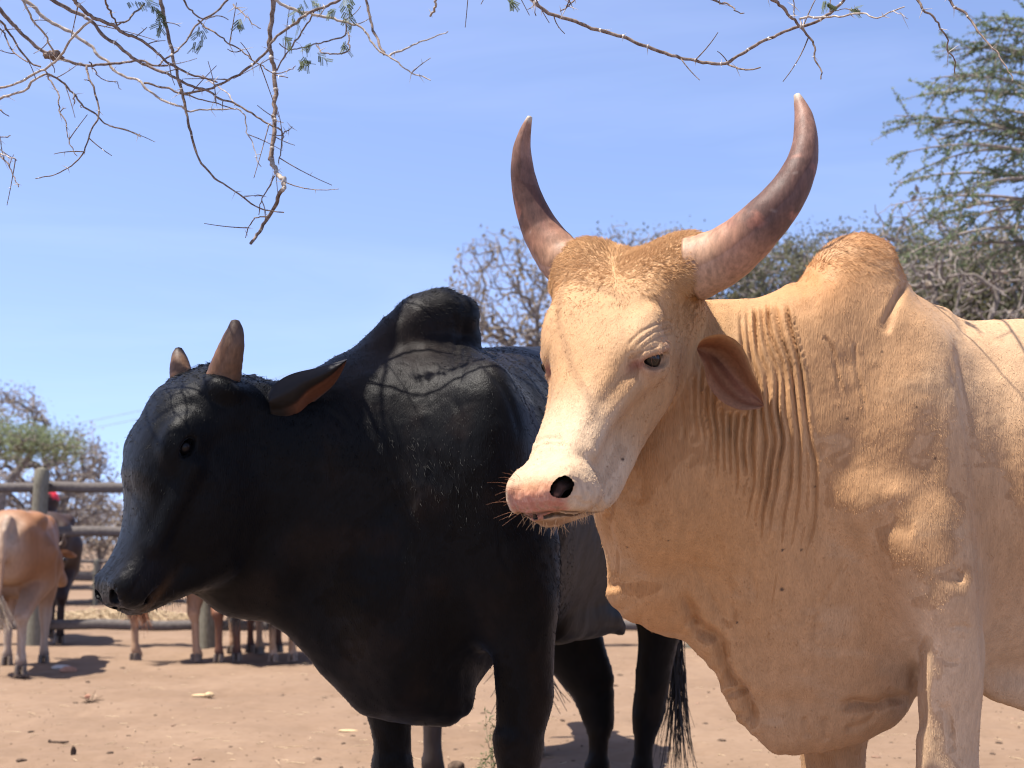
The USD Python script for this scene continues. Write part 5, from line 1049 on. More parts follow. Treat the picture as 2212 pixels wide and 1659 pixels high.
# ------------------------------------------------------------------ the thorn tree overhead, whose branches hang into the picture
rough_mat('thorn_bark', (.075, .048, .036), (.20, .15, .12), 90.0, .85, .15, .5, .002)
rough_mat('pale_bark', (.20, .15, .115), (.36, .31, .26), 80.0, .85, .15, .4, .002)
rough_mat('thorn_white', (.22, .17, .13), (.52, .47, .41), 14.0, .6, .3, 0)
leafmat('sprig_leaf', (.075, .095, .045), (.17, .20, .105), .4)
L4 = lambda *p: [(.4882 * x, .4882 * y) for x, y in p]
R5 = lambda *p: [(1080 + .5117 * x, .5117 * y) for x, y in p]
LIMBS = [  # points in the picture, half thickness at both ends (picture units), bark
    (L4((1212, -60), (1205, 60), (1190, 140), (1195, 220), (1215, 310), (1218, 400), (1215, 500), (1213, 560), (1205, 650), (1197, 710)), 5.2, 4.8, 'thorn_bark'),
    (L4((1197, 705), (1213, 745), (1240, 782), (1256, 800), (1255, 825), (1248, 845)), 4.6, 4.7, 'pale_bark'),
    (L4((1248, 842), (1225, 890), (1190, 960), (1150, 1020), (1105, 1080)), 4.6, 3.3, 'thorn_bark'),
    (L4((700, -50), (735, 110), (765, 240), (795, 370), (820, 470), (840, 580), (870, 680), (920, 760), (980, 810), (1060, 860), (1100, 895), (1180, 930), (1255, 940)), 4.4, 1.2, 'thorn_bark'),
    (L4((-40, -10), (60, 110), (130, 180), (200, 230), (250, 250), (330, 280), (380, 290), (470, 285), (560, 275), (620, 265), (680, 290), (740, 290)), 4.6, 2.0, 'thorn_bark'),
    (L4((40, -40), (150, 30), (210, 90), (290, 130), (350, 170), (410, 210), (440, 250), (480, 275), (500, 310), (560, 340), (620, 360), (640, 385), (700, 430), (760, 460), (810, 472)), 4.4, 2.2, 'pale_bark'),
    (L4((170, -40), (300, 40), (400, 90), (450, 150), (520, 200), (580, 250), (650, 290), (700, 310), (790, 350), (850, 385), (910, 395), (960, 430), (1040, 460), (1110, 500), (1160, 530), (1212, 562)), 4.6, 1.8, 'thorn_bark'),
    (L4((300, -40), (400, 70), (490, 110), (560, 150), (620, 175), (660, 200), (700, 240), (760, 285), (800, 310), (850, 330), (920, 350), (960, 362)), 4.6, 1.8, 'thorn_bark'),
    (L4((1560, -60), (1500, 0), (1400, 40), (1340, 80), (1280, 120), (1210, 180), (1170, 240), (1100, 300), (1030, 345), (960, 380), (880, 405), (800, 415), (740, 390), (640, 370)), 3.0, 2.2, 'thorn_bark'),
    (L4((1160, -60), (1240, 10), (1300, 45), (1380, 60), (1480, 85), (1560, 105), (1615, 130), (1650, 200), (1700, 240), (1740, 260), (1790, 300), (1850, 335), (1910, 355)), 3.8, 1.2, 'pale_bark'),
    (L4((1610, -60), (1620, 0), (1640, 90), (1670, 170), (1702, 243)), 3.0, 2.6, 'thorn_bark'),
    (L4((1725, 246), (1800, 210), (1880, 180), (1930, 160), (1985, 140)), 2.4, 1.0, 'pale_bark'),
    (L4((880, 90), (940, 140), (1000, 180), (1060, 220), (1120, 265), (1170, 300), (1210, 325), (1270, 345)), 2.0, .9, 'thorn_bark'),
    (L4((790, -50), (820, 10), (860, 60), (900, 85), (960, 70), (1010, 88)), 2.3, .9, 'thorn_bark'),
    (L4((1030, -40), (960, 50), (900, 85), (870, 110), (830, 170), (790, 220), (750, 250), (700, 290)), 2.3, 1.8, 'thorn_bark'),
    (L4((200, 330), (240, 340), (290, 380), (330, 420), (370, 470), (430, 510), (470, 550), (540, 570), (625, 605)), 2.6, 1.2, 'thorn_bark'),
    (L4((380, 290), (395, 340), (420, 400), (430, 450), (435, 510), (395, 590), (380, 650), (355, 700), (270, 760), (160, 790)), 2.3, 1.0, 'thorn_bark'),
    (L4((200, 310), (230, 370), (260, 430), (262, 490), (290, 540), (305, 620), (340, 692)), 1.9, .9, 'thorn_bark'),
    (L4((-50, 400), (60, 375), (130, 340), (180, 310), (250, 270), (330, 150), (400, 90)), 2.8, 2.4, 'pale_bark'),
    (L4((-50, 470), (60, 415), (100, 405), (140, 365), (200, 330)), 2.8, 2.3, 'pale_bark'),
    (L4((-50, 455), (0, 490), (40, 515)), 1.8, .9, 'thorn_bark'), (L4((-50, 620), (0, 610), (45, 600)), 1.6, .9, 'thorn_bark'),
    (L4((-50, 640), (0, 690), (30, 720), (60, 780), (80, 825)), 2.2, 1.0, 'thorn_bark'), (L4((-20, 676), (30, 690), (76, 710)), 1.6, .9, 'pale_bark'),
    (L4((-40, 30), (50, 160), (90, 220), (130, 270), (180, 300)), 2.6, 2.0, 'thorn_bark'), (L4((-40, 80), (20, 150), (60, 230), (120, 270)), 2.0, 1.4, 'thorn_bark'),
    (L4((800, 470), (840, 490), (900, 485), (960, 487), (1040, 480), (1090, 530), (1090, 580), (1120, 630), (1130, 680), (1155, 740)), 2.0, .9, 'pale_bark'),
    (L4((790, 410), (860, 430), (950, 455), (1045, 482)), 1.6, 1.2, 'thorn_bark'), (L4((900, 330), (960, 380), (1010, 420), (1040, 465)), 1.5, 1.2, 'pale_bark'),
    (L4((1535, 100), (1530, 150), (1480, 175), (1420, 190), (1340, 210), (1290, 220), (1240, 195)), 2.0, 1.1, 'thorn_bark'),
    (L4((1222, 315), (1250, 260), (1300, 200), (1340, 130), (1400, 40)), 1.7, 1.7, 'thorn_bark'),
    (L4((1400, 200), (1430, 235), (1490, 238), (1545, 215), (1535, 140)), 1.5, 1.5, 'thorn_bark'),
    (L4((1030, 20), (1060, 50), (1090, 70), (1110, 100), (1150, 125)), 1.7, .8, 'thorn_bark'),
    (L4((1213, 560), (1250, 595), (1245, 640), (1232, 730)), 1.9, 1.0, 'thorn_bark'), (L4((1250, 593), (1270, 580), (1294, 562)), 1.3, .8, 'thorn_bark'),
    (L4((1213, 780), (1190, 830), (1155, 890), (1148, 950)), 1.7, 1.0, 'thorn_bark'), (L4((1180, 957), (1130, 965), (1108, 990), (1090, 1050)), 1.6, .9, 'thorn_bark'),
    (L4((1218, 325), (1260, 318), (1310, 292)), 1.3, .8, 'thorn_bark'), (L4((480, -40), (470, 20), (500, 70), (520, 108)), 2.4, 2.0, 'thorn_bark'), (L4((640, 20), (600, 50), (560, 90), (510, 112)), 2.0, 1.8, 'thorn_bark'),
    (L4((400, 270), (430, 330), (470, 355), (515, 365), (535, 395)), 1.5, .8, 'thorn_bark'), (L4((330, 420), (325, 465)), 1.3, .8, 'thorn_bark'), (L4((90, -40), (130, 60), (200, 160), (240, 240)), 2.4, 2.0, 'pale_bark'),
    (L4((1950, -40), (1930, 0), (1920, 50), (1902, 70)), 2.6, 2.2, 'pale_bark'),
    (R5((60, -60), (150, 10), (210, 60), (290, 80), (410, 125), (500, 150), (600, 190), (700, 225), (760, 245), (870, 265), (940, 270), (1000, 240), (1090, 185), (1170, 150), (1250, 115), (1300, 105), (1380, 65), (1440, 10), (1480, -50)), 4.0, 3.0, 'thorn_bark'),
    (R5((960, 270), (1040, 295), (1100, 285)), 2.2, 1.4, 'thorn_bark'),
    (R5((1080, -60), (1180, 20), (1230, 70), (1260, 100), (1300, 150), (1330, 195), (1330, 250), (1350, 290), (1360, 335)), 4.4, 1.4, 'thorn_bark'),
    (R5((1262, 76), (1340, 70), (1420, 70), (1540, 55), (1590, 75), (1660, 45), (1702, 30)), 2.6, 1.2, 'pale_bark'), (R5((1660, 45), (1720, 80)), 1.0, .6, 'pale_bark'),
    (R5((1730, -60), (1800, 50), (1850, 100), (1880, 150), (1890, 210), (1910, 240), (1925, 310)), 2.8, 1.2, 'thorn_bark'),
    (R5((1880, -60), (1920, 30), (1970, 60), (2000, 110), (2060, 180), (2120, 250), (2170, 345)), 3.2, 1.2, 'thorn_bark'),
    (R5((860, -40), (900, 0), (960, 20), (1010, 50), (1030, 55)), 2.6, 1.3, 'thorn_bark'), (R5((340, -40), (310, 0), (270, 40), (250, 45)), 2.0, 1.2, 'thorn_bark'), (R5((135, -30), (155, 65)), 1.6, .9, 'thorn_bark'), (R5((1395, 50), (1470, 40), (1520, 42)), 1.0, .7, 'thorn_bark'), (R5((1225, -30), (1240, 20), (1245, 70)), 1.2, .9, 'pale_bark'),
]
SPRIGS = [(L4((715, 40)), L4((712, 140))), (L4((735, 70)), L4((690, 128))), (L4((885, 110)), L4((852, 222))), (L4((895, 105)), L4((888, 215))), (L4((1345, -10)), L4((1320, 130))), (L4((1330, 10)), L4((1290, 90))), (L4((1530, -20)), L4((1560, 130))), (L4((1525, -10)), L4((1535, 125))), (L4((1550, -10)), L4((1545, 90))), (L4((1350, 250)), L4((1342, 295))), (L4((1322, 262)), L4((1365, 285))),
          (L4((560, 10)), L4((640, 5))), (L4((640, -10)), L4((700, 50))), (L4((670, 20)), L4((720, 90))), (L4((1250, 165)), L4((1285, 190))), (L4((1400, 235)), L4((1450, 268))), (L4((1525, 180)), L4((1530, 215))), (L4((1060, 80)), L4((1052, 118))), (L4((1380, 190)), L4((1355, 215))), (L4((1490, 40)), L4((1455, 50))), (L4((1370, 0)), L4((1420, 20))), (R5((1370, 0)), R5((1385, 25))), (R5((1480, 45)), R5((1500, 30))), (R5((30, -10)), R5((55, 12)))]
def build_branches():
    rng = np.random.default_rng(17)
    trunk = np.array([-2.75, 1.15, 0.0])
    t = thing('thorn_tree', 'grey thorny acacia whose almost bare branches hang into the top of the picture', 'tree', loc=trunk)
    hub = spline([(*trunk, .17), (-2.7, 1.3, 1.2, .14), (-2.45, 1.55, 2.2, .12), (-1.9, 2.1, 2.75, .09), (-1.2, 2.9, 2.98, .07), (-.3, 3.75, 3.06, .05), (.7, 3.95, 3.05, .04), (1.7, 3.8, 3.0, .03)], 60)
    put('trunk', tuple_sub(tube_mesh(hub[:, :3], hub[:, 3], 14), trunk), 'grey_bark', t)
    thorns, twigs, lw = [], [], []
    def thorn(p, d, L, r): thorns.append(tube_mesh(np.array([p, p + d * L * .5, p + d * L]), np.array([r, r * .62, r * .1]), 4, cap=False))
    for i, (pts, w0, w1, bark) in enumerate(LIMBS):
        D0 = (3.35 if pts[0][0] < 1000 else 2.75) + rng.normal() * .13; n = max(8, int(len(pts) * 4.5)); q = spline(np.array(pts), n)
        d = D0 + .10 * np.sin(np.linspace(0, 2.2, n) + rng.random() * 6) ; P = unproj(q[:, 0], q[:, 1], d)
        P = P + (np.stack([meshkit.noise(np.c_[np.arange(n) * .7, np.full(n, i * 3.1), np.full(n, k * 5.7)], 5) for k in range(3)], 1) - .5) * .007
        r = np.linspace(w0, w1, n) * D0 / FPX * (1 + .22 * (meshkit.noise(np.c_[np.arange(n) * 1.3, np.full(n, i * 2.2), np.zeros(n)], 8) - .5))
        if min(pts[0]) < -15:   # out of the picture it runs on up to the limb it grows from
            j = int(np.argmin(np.linalg.norm(hub[25:, :3] - P[0] - [0, 0, .2], axis=1))) + 25; e = hub[j, :3]; dirn = (P[0] - P[2]); dirn /= np.linalg.norm(dirn)
            m = P[0] + dirn * .35; x = np.linspace(0, 1, 14)[:-1, None]; up = e * (1 - x) ** 2 + 2 * m * x * (1 - x) + P[0] * x ** 2
            P = np.vstack([up, P]); r = np.r_[np.linspace(min(.02, r[0] * 1.9), r[0], 13), r]
        v, f = tube_mesh(P, r, 9)
        v = v + normals(v, f) * ((meshkit.fbm(v * 120, 2, 4)[:, None] - .5) * r.mean() * .35)
        put('branch', (v - trunk, f), bark, t)
        # paired thorns at the nodes, short side twigs
        seg = np.linalg.norm(np.diff(P, axis=0), axis=1).cumsum(); s = .03
        while s < seg[-1]:
            k = int(np.searchsorted(seg, s)); k = min(k, len(P) - 2); g = P[k + 1] - P[k]; g /= np.linalg.norm(g); side = np.cross(g, rng.normal(size=3)); side /= np.linalg.norm(side)
            vis = P[k][2] < 2.2
            if vis and rng.random() < .62:
                for sg in (-1, 1):
                    dd = side * sg * .85 + g * .35 + rng.normal(size=3) * .15; dd /= np.linalg.norm(dd); thorn(P[k], dd, (.009 + .022 * rng.random() ** 2) * 1.0, .00105)
                thorns.append(tube_mesh(np.array([P[k] - g * r[k] * .9, P[k], P[k] + g * r[k] * .9]), np.array([r[k] * .9, r[k] * 1.25, r[k] * .9]), 6))
            if vis and rng.random() < .26 and w0 > 1.5:
                dd = side + g * .5; dd /= np.linalg.norm(dd); L = .03 + .13 * rng.random() ** 1.6; x = np.linspace(0, 1, 6)[:, None]; tw = P[k] + dd * L * x + rng.normal(size=3) * .012 * x ** 2
                twigs.append(tube_mesh(tw, np.linspace(.0014, .0008, 6), 5)); thorn(tw[3], side * .3 + rng.normal(size=3) * .5, .012, .0009)
            s += .022 + .05 * rng.random()
    tag(put('thorns', tuple_sub(join(thorns), trunk), 'thorn_white', t), kind='stuff'); tag(put('twigs', tuple_sub(join(twigs), trunk), 'thorn_bark', t), kind='stuff')
    # dark knot of dead stuff where branches cross
    kn = trimesh.creation.icosphere(4, .013); kn.vertices += normals(np.array(kn.vertices), np.array(kn.faces)) * ((meshkit.fbm(np.array(kn.vertices) * 90, 3, 3)[:, None] - .5) * .026); kn.apply_scale((1.5, 1, .8)); kn.apply_translation(unproj(.4882 * 238, .4882 * 248, 3.35) - trunk); put('knot', kn, 'thorn_bark', t)
    # little feathery leaves
    def sprig(a, b, ln):
        V = []; n = 5; out = []
        ax = b - a; L = np.linalg.norm(ax); ax /= L
        for k in range(n):
            o = a + ax * L * (k + .3) / n
            for sg in (-1, 1):
                side = np.cross(ax, rng.normal(size=3)); side /= np.linalg.norm(side); d = side * .7 * sg + ax * .5 + np.array([0, 0, -.45]); d /= np.linalg.norm(d); pl = ln * (.5 + .5 * rng.random())
                e = np.cross(d, rng.normal(size=3)); e /= np.linalg.norm(e)
                for j in range(9):
                    c = o + d * pl * (j + 1) / 9
                    for s2 in (-1, 1):
                        dd = e * s2 * .9 + d * .35; l = .0048; w = np.cross(dd, d); w = d * .0012
                        out.append((c, c + dd * l * .5 + w, c + dd * l, c + dd * l * .5 - w))
        q = np.array(out).reshape(-1, 3); k = np.arange(len(out))[:, None] * 4
        return q, np.vstack([k + [0, 1, 2], k + [0, 2, 3]])
    for a, b in SPRIGS:
        D = 3.3 if a[0][0] < 1000 else 2.75; A, B = unproj(*a[0], D), unproj(*b[0], D)
        put('leaf', tuple_sub(sprig(A, B, .026), trunk), 'sprig_leaf', t, smooth=False)
    # the canopy above the picture: finer branches and sparse leaf over the bulls
    over = rng.random((170, 3)) * [1.5, 2.1, .7] + [-1.95, 1.8, 2.66]
    st, tips = grow([hub[20:, :3]], over, rng, .0017, .42, .12)
    big = [np.c_[p, r] for p, r in st[1:] if len(p) > 1]
    tag(put('canopy_branches', tuple_sub(join([tube_mesh(spline(b, max(4, len(b)))[:, :3], spline(b, max(4, len(b)))[:, 3], 5) for b in big]), trunk), 'thorn_bark', t), kind='stuff')
    tag(put('canopy_leaves', tuple_sub(leaf_cloud(rng, tips[rng.random(len(tips)) < .16], 22, .007, .045, .8, .4), trunk), 'sprig_leaf', t, smooth=False), kind='stuff')
build_branches()
# ------------------------------------------------------------------ things lying on the sand
rough_mat('clod_dark', (.045, .030, .022), (.10, .068, .048), 60.0, .95, .1, .5, .003)
rough_mat('clod_sand', (.15, .092, .062), (.22, .14, .098), 50.0, .95, .1, .5, .003)
rough_mat('stone_pink', (.30, .14, .085), (.42, .22, .14), 40.0, .8, .2, .4, .003)
rough_mat('stone_white', (.38, .35, .31), (.52, .48, .43), 40.0, .8, .2, .4, .003)
rough_mat('husk', (.36, .24, .12), (.50, .38, .22), 60.0, .7, .2, .3, .002, stretch=(1, 6, 1))
rough_mat('straw', (.30, .21, .12), (.46, .36, .23), 60.0, .7, .2, 0)
leafmat('weed_leaf', (.045, .075, .025), (.10, .14, .05), .3)
def rock(seed, size, sq=(1, .8, .6)):
    m = trimesh.creation.icosphere(2, 1.0); v = np.array(m.vertices); v = v * (1 + .55 * (meshkit.fbm(v * 1.3 + seed * 3.1, 3, seed)[:, None] - .5)) * sq * size * .5; v[:, 2] += size * .5 * sq[2] * .55
    return v, np.array(m.faces)
def gz(p):
    d = np.hypot(GROUND[:, 0] - p[0], GROUND[:, 1] - p[1]); return GROUND[np.argmin(d), 2]
def lay(name, label, cat, u, v, mesh, m, rot=0.0, group=None, dz=-.002):
    p = on_ground(u, v); p[2] = gz(p) + dz
    t = UsdGeom.Xform.Define(stage, numbered('/World/' + name)); t.AddTranslateOp().Set(Gf.Vec3d(*map(float, p))); t.AddRotateZOp().Set(rot); tag(t, label, cat, group)
    put('body', mesh, m, str(t.GetPath()), smooth=40); return t
def build_bits():
    rng = np.random.default_rng(23)
    lay('stone', 'salmon pink flat stone by the brown cow\'s front hoof', 'stone', 147, 1449, rock(1, .13, (1, .6, .42)), 'stone_pink', 10)
    lay('stone', 'whitish flat stone behind the pink one, between the brown cow\'s hooves', 'stone', 132, 1440, rock(2, .15, (1, .5, .25)), 'stone_white', 0)
    lay('stone', 'dark brown stone at the bottom picture edge between the black bull\'s forelegs', 'stone', 985, 1657, rock(3, .075, (1, .8, .7)), 'clod_dark', 30)
    lay('maize_husk', 'pale curled maize husk with an ochre end lying on open sand', 'husk', 433, 1503, join([rock(4, .11, (1, .32, .22)), tuple_add(rock(5, .06, (1, .5, .55)), (.055, -.01, .004))]), 'husk', 8)
    lay('maize_husk', 'flat yellowish husk by the black bull\'s far foreleg', 'husk', 752, 1577, rock(6, .10, (1, .28, .16)), 'husk', -6)
    lay('dung', 'brown crumbled dung pat left of the pink stone, near the hooves', 'dung', 38, 1463, join([rock(7, .075, (1, .7, .4)), tuple_add(rock(8, .05, (1, .7, .5)), (.05, .02, 0))]), 'clod_dark', 0)
    lay('stick', 'short brown bent stick lying on the sand at lower left', 'stick', 125, 1607, tube_mesh(np.array([[-.045, 0, .012], [-.03, .0, .006], [0, .004, .005], [.03, 0, .006], [.05, .006, .008]]), np.array([.008, .006, .006, .006, .004]), 7), 'clod_dark', -4)
    lay('dry_leaf', 'curled grey brown leaf standing up on the sand, lower left corner', 'leaf', 158, 1640, rock(9, .05, (.5, .2, 1.1)), 'clod_dark', 40)
    # dry tuft of twigs
    t = thing('twig_tuft', 'small dry tuft of twigs and an orange leaf on the open sand', 'twigs', loc=on_ground(196, 1518)); S = []
    for k in range(16):
        d = rng.normal(size=3) * [1, 1, .35] + [0, 0, .45]; d /= np.linalg.norm(d); S.append(np.array([[0, 0, 0], d * .04, d * .085 + [0, 0, -.012]]))
    put('twigs', join([tube_mesh(s, [.0028, .0022, .001], 5) for s in S]), 'clod_dark', t); put('leaf', tuple_add(rock(10, .035, (1, .5, .7)), (-.02, 0, .03)), 'stone_pink', t)
    # the weed between the black bull's forelegs
    b = on_ground(1062, 1725); s = np.linalg.norm(b - EYE) / FPX
    t = thing('weed', 'half dry green weed stalk standing between the black bull\'s forelegs', 'weed', loc=b); stem, leaves = [], []
    for k, (u0, u1, v1) in enumerate(((1056, 1055, 1553), (1064, 1070, 1572), (1058, 1040, 1640), (1062, 1078, 1600), (1066, 1048, 1680))):
        top = np.array([(u1 - 1062) * s, .02 * rng.normal(), (1725 - v1) * s]); bs = np.array([(u0 - 1062) * s, 0, 0]); x = np.linspace(0, 1, 8)[:, None]; q = bs * (1 - x) + top * x + np.array([.012, 0, 0]) * np.sin(x * 5 + k)
        stem.append(tube_mesh(q, np.linspace(.0034, .0016, 8), 6))
        for j in range(3, 8):
            for m in range(2 if k else 1): leaves.append(q[j] + rng.normal(size=3) * .006)
    put('stem', join(stem), 'straw', t); tag(put('leaves', leaf_cloud(rng, np.array(leaves), 7, .011, .012, .5, .22), 'weed_leaf', t, smooth=False), kind='stuff')
    # clods and dung crumbs lying about
    kinds = [('clod_dark', 'dark'), ('clod_dark', 'dark'), ('clod_dark', 'dark'), ('clod_sand', 'sand'), ('clod_dark', 'dark')]; proto = []
    spots = [(32, 1543), (70, 1510), (190, 1475), (163, 1481), (86, 1476), (152, 1497), (165, 1520), (215, 1570), (335, 1480), (410, 1480), (330, 1543), (462, 1503), (505, 1560), (560, 1510), (575, 1550), (700, 1506), (760, 1492), (772, 1520), (725, 1487), (818, 1506), (840, 1475), (905, 1512), (715, 1530), (890, 1496), (690, 1540), (720, 1570), (790, 1565), (765, 1590), (710, 1627), (745, 1610), (735, 1655), (690, 1640), (500, 1610), (370, 1580), (280, 1590), (235, 1640), (640, 1600), (590, 1640), (420, 1650), (960, 1548), (1010, 1500), (1040, 1540), (985, 1610), (1015, 1640), (1210, 1560), (1225, 1600), (1240, 1640), (1330, 1480), (1345, 1420), (1330, 1540), (1350, 1600), (1340, 1460), (1460, 1480), (1500, 1520), (1520, 1560), (1480, 1600), (1530, 1500), (1475, 1440), (1490, 1560), (1560, 1600), (1455, 1420), (1520, 1630), (1600, 1640), (1890, 1640), (1920, 1600), (1940, 1640), (2150, 1540), (2160, 1600), (2190, 1560), (2195, 1630), (2140, 1640), (2175, 1520), (270, 1500), (255, 1540), (60, 1580), (25, 1610), (100, 1560), (45, 1650), (310, 1640), (445, 1560), (610, 1500), (660, 1470), (540, 1460), (230, 1470), (350, 1445), (270, 1445), (560, 1480), (640, 1530)]
    for i, (u, v) in enumerate(spots):
        m, lab = kinds[i % 5]; p = on_ground(u + rng.normal() * 3, v + rng.normal() * 2); p[2] = gz(p) - .002
        t = UsdGeom.Xform.Define(stage, numbered('/World/dung_clod')); t.AddTranslateOp().Set(Gf.Vec3d(*map(float, p))); t.AddRotateZOp().Set(float(rng.random() * 360)); t.AddScaleOp().Set(Gf.Vec3f(*([float(.4 + .75 * rng.random() ** 2)] * 3)))
        tag(t, 'small dark dung clod or crumb lying on the trodden sand', 'clod', 'dung clods scattered over the sand')
        if i < 5: put('body', rock(40 + i, .034, (1.3, .85, .42)), m, str(t.GetPath()), smooth=40); proto.append(t.GetPath())
        else: t.GetPrim().GetReferences().AddInternalReference(proto[i % 5]); t.GetPrim().SetInstanceable(True)
    # crumbs and straw that nobody could count
    n = 2200; u = rng.random(n) * 2260 - 20; v = 1400 + 270 * rng.random(n) ** 1.1; V = []; 
    base = rock(60, 1.0, (1.1, .8, .6)); small = trimesh.creation.icosphere(0, .5); sv, sf = np.array(small.vertices) * [1.1, .8, .6], np.array(small.faces); tree_ = cKDTree(GROUND[:, :2])
    pts = np.array([on_ground(a, b) for a, b in zip(u, v)]); pts[:, 2] = GROUND[tree_.query(pts[:, :2])[1], 2]
    tag(put('crumbs', join([(sv * (.003 + .010 * rng.random() ** 3) + p, sf) for p in pts]), 'clod_dark', None, smooth=False), 'fine dark crumbs of dung and soil on the sand', 'crumbs', kind='stuff')
    st = []
    for p in pts[:420]:
        a = rng.random() * 6.3; d = np.array([math.cos(a), math.sin(a), 0]); L = .015 + .04 * rng.random(); st.append(tube_mesh(np.array([p - d * L + [0, 0, .003], p + [0, 0, .005], p + d * L + [0, 0, .003]]) + rng.normal(size=3) * [.3, .3, 0], .0013, 4))
    tag(put('straw_bits', join(st), 'straw', None), 'bits of pale straw strewn over the sand', 'straw', kind='stuff')
    # a pale heap of dry fodder beyond the fence
    h = unproj(255, 1318, 17.0); h[2] = 0
    t = thing('fodder_heap', 'pale heap of dry fodder on the ground beyond the fence', 'straw heap', loc=h); S = []
    for k in range(900):
        a = rng.random() * 6.3; d = np.array([math.cos(a), math.sin(a), .3 * rng.normal()]); r = rng.random() ** .6 * .7; b_ = rng.random() * 6.3; o = np.array([math.cos(b_) * r * 1.6, math.sin(b_) * r * .6, .16 * (1 - r) * rng.random() + .012]); S.append(np.array([o - d * .06, o + [0, 0, .012], o + d * .06]))
    tag(put('straw', join([tube_mesh(s, .0045, 4) for s in S]), 'straw', t), kind='stuff')
def tuple_add(vf, o): return vf[0] + np.asarray(o), vf[1]
build_bits()
# ------------------------------------------------------------------ the bulls, their hair, whiskers and tails
def coat(B, D0, n, region, length, width, flow, lift, col_gain, seed, material, name='coat', jitter=.22, npt=3):
    """short hairs rooted on the side of the hide that region() weighs; flow gives the lie of the hair in clay units"""
    rng = np.random.default_rng(seed); V, N, F, C = B['V'], B['N'], B['F'], B['C']
    fc = V[F].mean(1); w = np.linalg.norm(np.cross(V[F[:, 1]] - V[F[:, 0]], V[F[:, 2]] - V[F[:, 0]]), axis=1) * region(fc, N[F[:, 0]])
    k = rng.choice(len(F), n, p=w / w.sum()); b = rng.dirichlet((1, 1, 1), n)
    P = np.einsum('nij,ni->nj', V[F[k]], b); Q = np.einsum('nij,ni->nj', N[F[k]], b); Q /= np.linalg.norm(Q, axis=1, keepdims=True); col = np.einsum('nij,ni->nj', C[F[k]], b)
    d = flow(P); d = d - Q * np.einsum('ij,ij->i', d, Q)[:, None]; d /= np.linalg.norm(d, axis=1, keepdims=True) + 1e-9
    cl = rng.normal(size=(n, 3)) * jitter + (np.stack([meshkit.noise(P / 14.0, seed + q) for q in range(3)], 1) - .5) * .9 * jitter * 3
    L = length(P) * (.6 + .7 * rng.random(n)); lf = lift(P) if callable(lift) else lift
    e = d + cl + Q * np.asarray(lf).reshape(-1, 1); e /= np.linalg.norm(e, axis=1, keepdims=True)
    t = np.linspace(0, 1, npt)[None, :, None]; S = (P - Q * 1.0)[:, None] + e[:, None] * (L[:, None, None] * t) - Q[:, None] * (L[:, None, None] * .30 * t ** 2) * np.asarray(lf).reshape(-1, 1, 1)
    W = px_world(S.reshape(-1, 3), D0).reshape(n, npt, 3) - B['off']
    prof = np.linspace(1, .35, npt) * width
    g = col_gain[0] + (col_gain[1] - col_gain[0]) * rng.random(n)
    return tag(put_curves(name, list(W), [prof] * n, material, B['t'], col=col * g[:, None]), kind='stuff')
def whiskers(B, D0, roots, n, L, direction, width, colour, seed, spread=.35, name='whiskers'):
    rng = np.random.default_rng(seed); V, N = B['V'], B['N']; S = []; sel = np.nonzero(roots(V, N, B['hl']))[0]
    for i in rng.choice(sel, n):
        d = N[i] * .8 + np.asarray(direction) + rng.normal(size=3) * spread; d /= np.linalg.norm(d); l = L * (.5 + .8 * rng.random()); t = np.linspace(0, 1, 6)[:, None]
        S.append(px_world(V[i] + d * l * t + np.array([0, .35, 0]) * l * t ** 2 * rng.random(), D0) - B['off'])
    tag(put_curves(name, S, [np.linspace(1, .3, 6) * width] * n, colour, B['t']), kind='stuff')
rough_mat('pale_whisker', (.42, .27, .14), (.6, .42, .25), 60.0, .5, .3, 0)
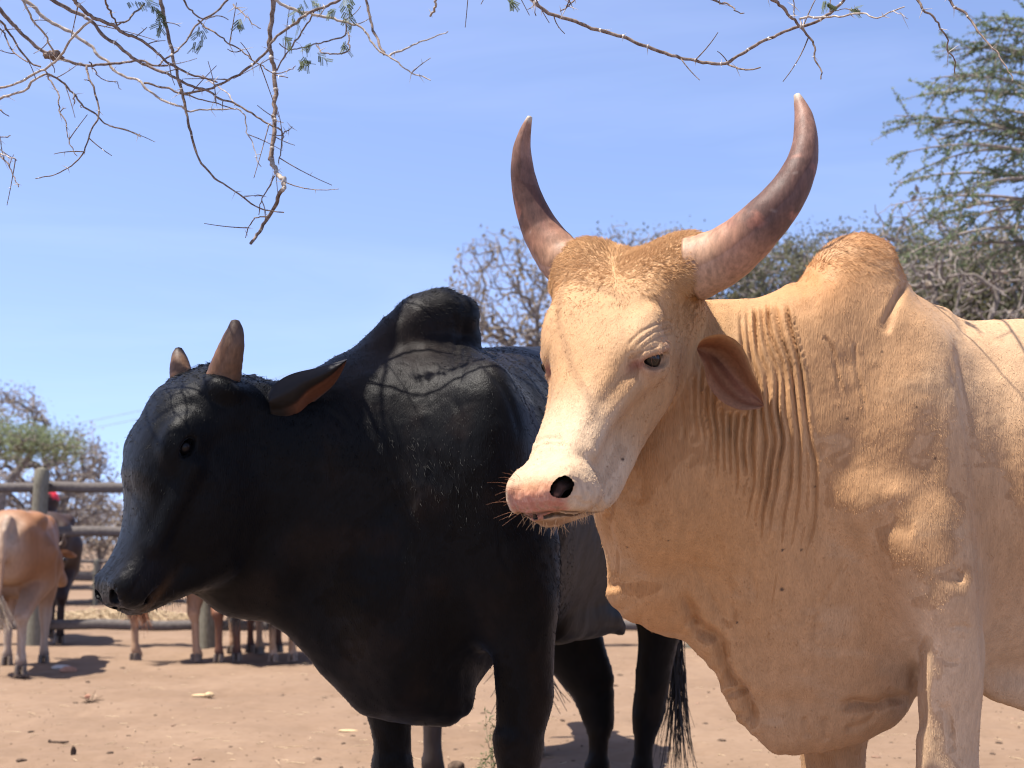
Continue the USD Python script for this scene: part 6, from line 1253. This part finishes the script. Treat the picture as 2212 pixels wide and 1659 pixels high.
def dress_cream():
    B = finish_cream(); H = B['H']; n_, l_, f_ = H.M; wh = np.array([1326., 586.])
    front = lambda N: sstep(.45, .0, N[:, 2])
    hd = lambda P: H.local(P)
    def flow(P):
        hl = hd(P); ish = sstep(-100, -40, hl[:, 0]) * sstep(220, 180, np.abs(hl[:, 1])) * sstep(-190, -150, hl[:, 2])
        body = np.tile(np.array([.38, .92, .05]), (len(P), 1)); body = lerp(body, (.75, .35, .25), sstep(640, 560, P[:, 1])); body = lerp(body, (.9, .5, .3), sstep(1950, 2150, P[:, 0]))
        r = np.c_[P[:, :2] - wh, np.zeros(len(P))]; rl = np.linalg.norm(r, axis=1, keepdims=True); rad = r / np.maximum(rl, 1)
        face = lerp(rad, n_ + .35 * l_ * np.sign(hl[:, 1:2]) , sstep(60, 240, rl[:, 0]) * sstep(540, 640, P[:, 1]))
        return lerp(body, face, ish)
    def length(P):
        hl = hd(P); tuft_ = sstep(230, -30, hl[:, 0]) * sstep(-120, -40, hl[:, 2]) * sstep(240, 200, np.abs(hl[:, 1])) * sstep(-140, -90, hl[:, 0])
        return 6.0 + 8 * tuft_ + 5 * sstep(640, 560, P[:, 1]) * sstep(1680, 1760, P[:, 0])
    lift = lambda P: .16 + .42 * sstep(220, -20, hd(P)[:, 0]) * sstep(-120, -40, hd(P)[:, 2]) * sstep(-140, -90, hd(P)[:, 0]) + .25 * sstep(620, 560, P[:, 1])
    ishead = lambda P: sstep(-100, -50, hd(P)[:, 0]) * sstep(-170, -120, hd(P)[:, 2]) * sstep(220, 190, np.abs(hd(P)[:, 1]))
    nose = lambda P: sstep(560, 600, hd(P)[:, 0])
    coat(B, CREAM_D, 26000, lambda P, N: front(N) * ishead(P) * (1 - nose(P)) * (1 + 2.2 * sstep(140, 20, hd(P)[:, 0])), length, (.0009), flow, lift, (1.1, 1.4), 31, 'hair_strands', 'head_hair')
    coat(B, CREAM_D, 46000, lambda P, N: front(N) * (1 - ishead(P)) * (P[:, 0] < 2240) * (P[:, 1] < 1680) * (1 + 1.5 * sstep(640, 560, P[:, 1])), length, (.0009), flow, lift, (1.0, 1.2), 32, 'hair_strands', 'coat')
    whiskers(B, CREAM_D, lambda V, N, hl: (hl[:, 0] > 600) & (hl[:, 1] < -20) & (hl[:, 2] > -10) & (B['head'] > .5), 26, 40, (-.8, -.1, -.1), .0006, 'rust_hair', 41, .25)
    whiskers(B, CREAM_D, lambda V, N, hl: (hl[:, 0] > 560) & (hl[:, 2] < -20) & (B['head'] > .5) & (N[:, 1] > .2), 130, 20, (0, .6, 0), .0007, 'pale_whisker', 42, .45, 'chin_hair')
    whiskers(B, CREAM_D, lambda V, N, hl: (np.abs(hl[:, 0] - 245) < 40) & (np.abs(hl[:, 2] - 20) < 14) & (hl[:, 1] > 132) & (B['head'] > .5), 22, 15, (.35, .55, -.4), .0006, 'rust_hair', 43, .25, 'eyelashes')
def dress_black():
    B = finish_black(); H = B['H']
    def flow(P):
        hl = H.local(P); ish = sstep(-100, -40, hl[:, 0]) * sstep(200, 150, np.abs(hl[:, 1])); body = np.tile(np.array([.35, .93, .05]), (len(P), 1)); body = lerp(body, (.7, .5, .3), sstep(760, 690, P[:, 1])); return lerp(body, H.M[0], ish)
    length = lambda P: 6.5 + 8 * sstep(60, -20, H.local(P)[:, 0]) * sstep(-110, -70, H.local(P)[:, 0]) + 4 * sstep(720, 650, P[:, 1])
    coat(B, BLACK_D, 30000, lambda P, N: sstep(.45, 0, N[:, 2]) * (P[:, 0] < 1240) * (P[:, 1] < 1670) * (P[:, 2] < 300) * (1 + sstep(900, 760, P[:, 1])), length, .0013, flow, .22, (.7, 1.5), 33, 'black_strands', 'coat')
    whiskers(B, BLACK_D, lambda V, N, hl: (hl[:, 0] > 450) & (hl[:, 2] < -50) & (B['head'] > .5) & (N[:, 1] > .1), 90, 16, (0, .6, 0), .0008, 'black_hair', 44, .45, 'chin_hair')
    rng = np.random.default_rng(8)
    S, W = tuft(rng, (0, 0, 0), 150, .40, .10, (0, 0, -1), .003, .12); o = px_world(np.array([[1462., 1385., 1040.]]), BLACK_D)[0] - B['off']
    put_curves('tail_switch', [s + o for s in S], W, 'black_hair', B['t'])
dress_cream()
dress_black()
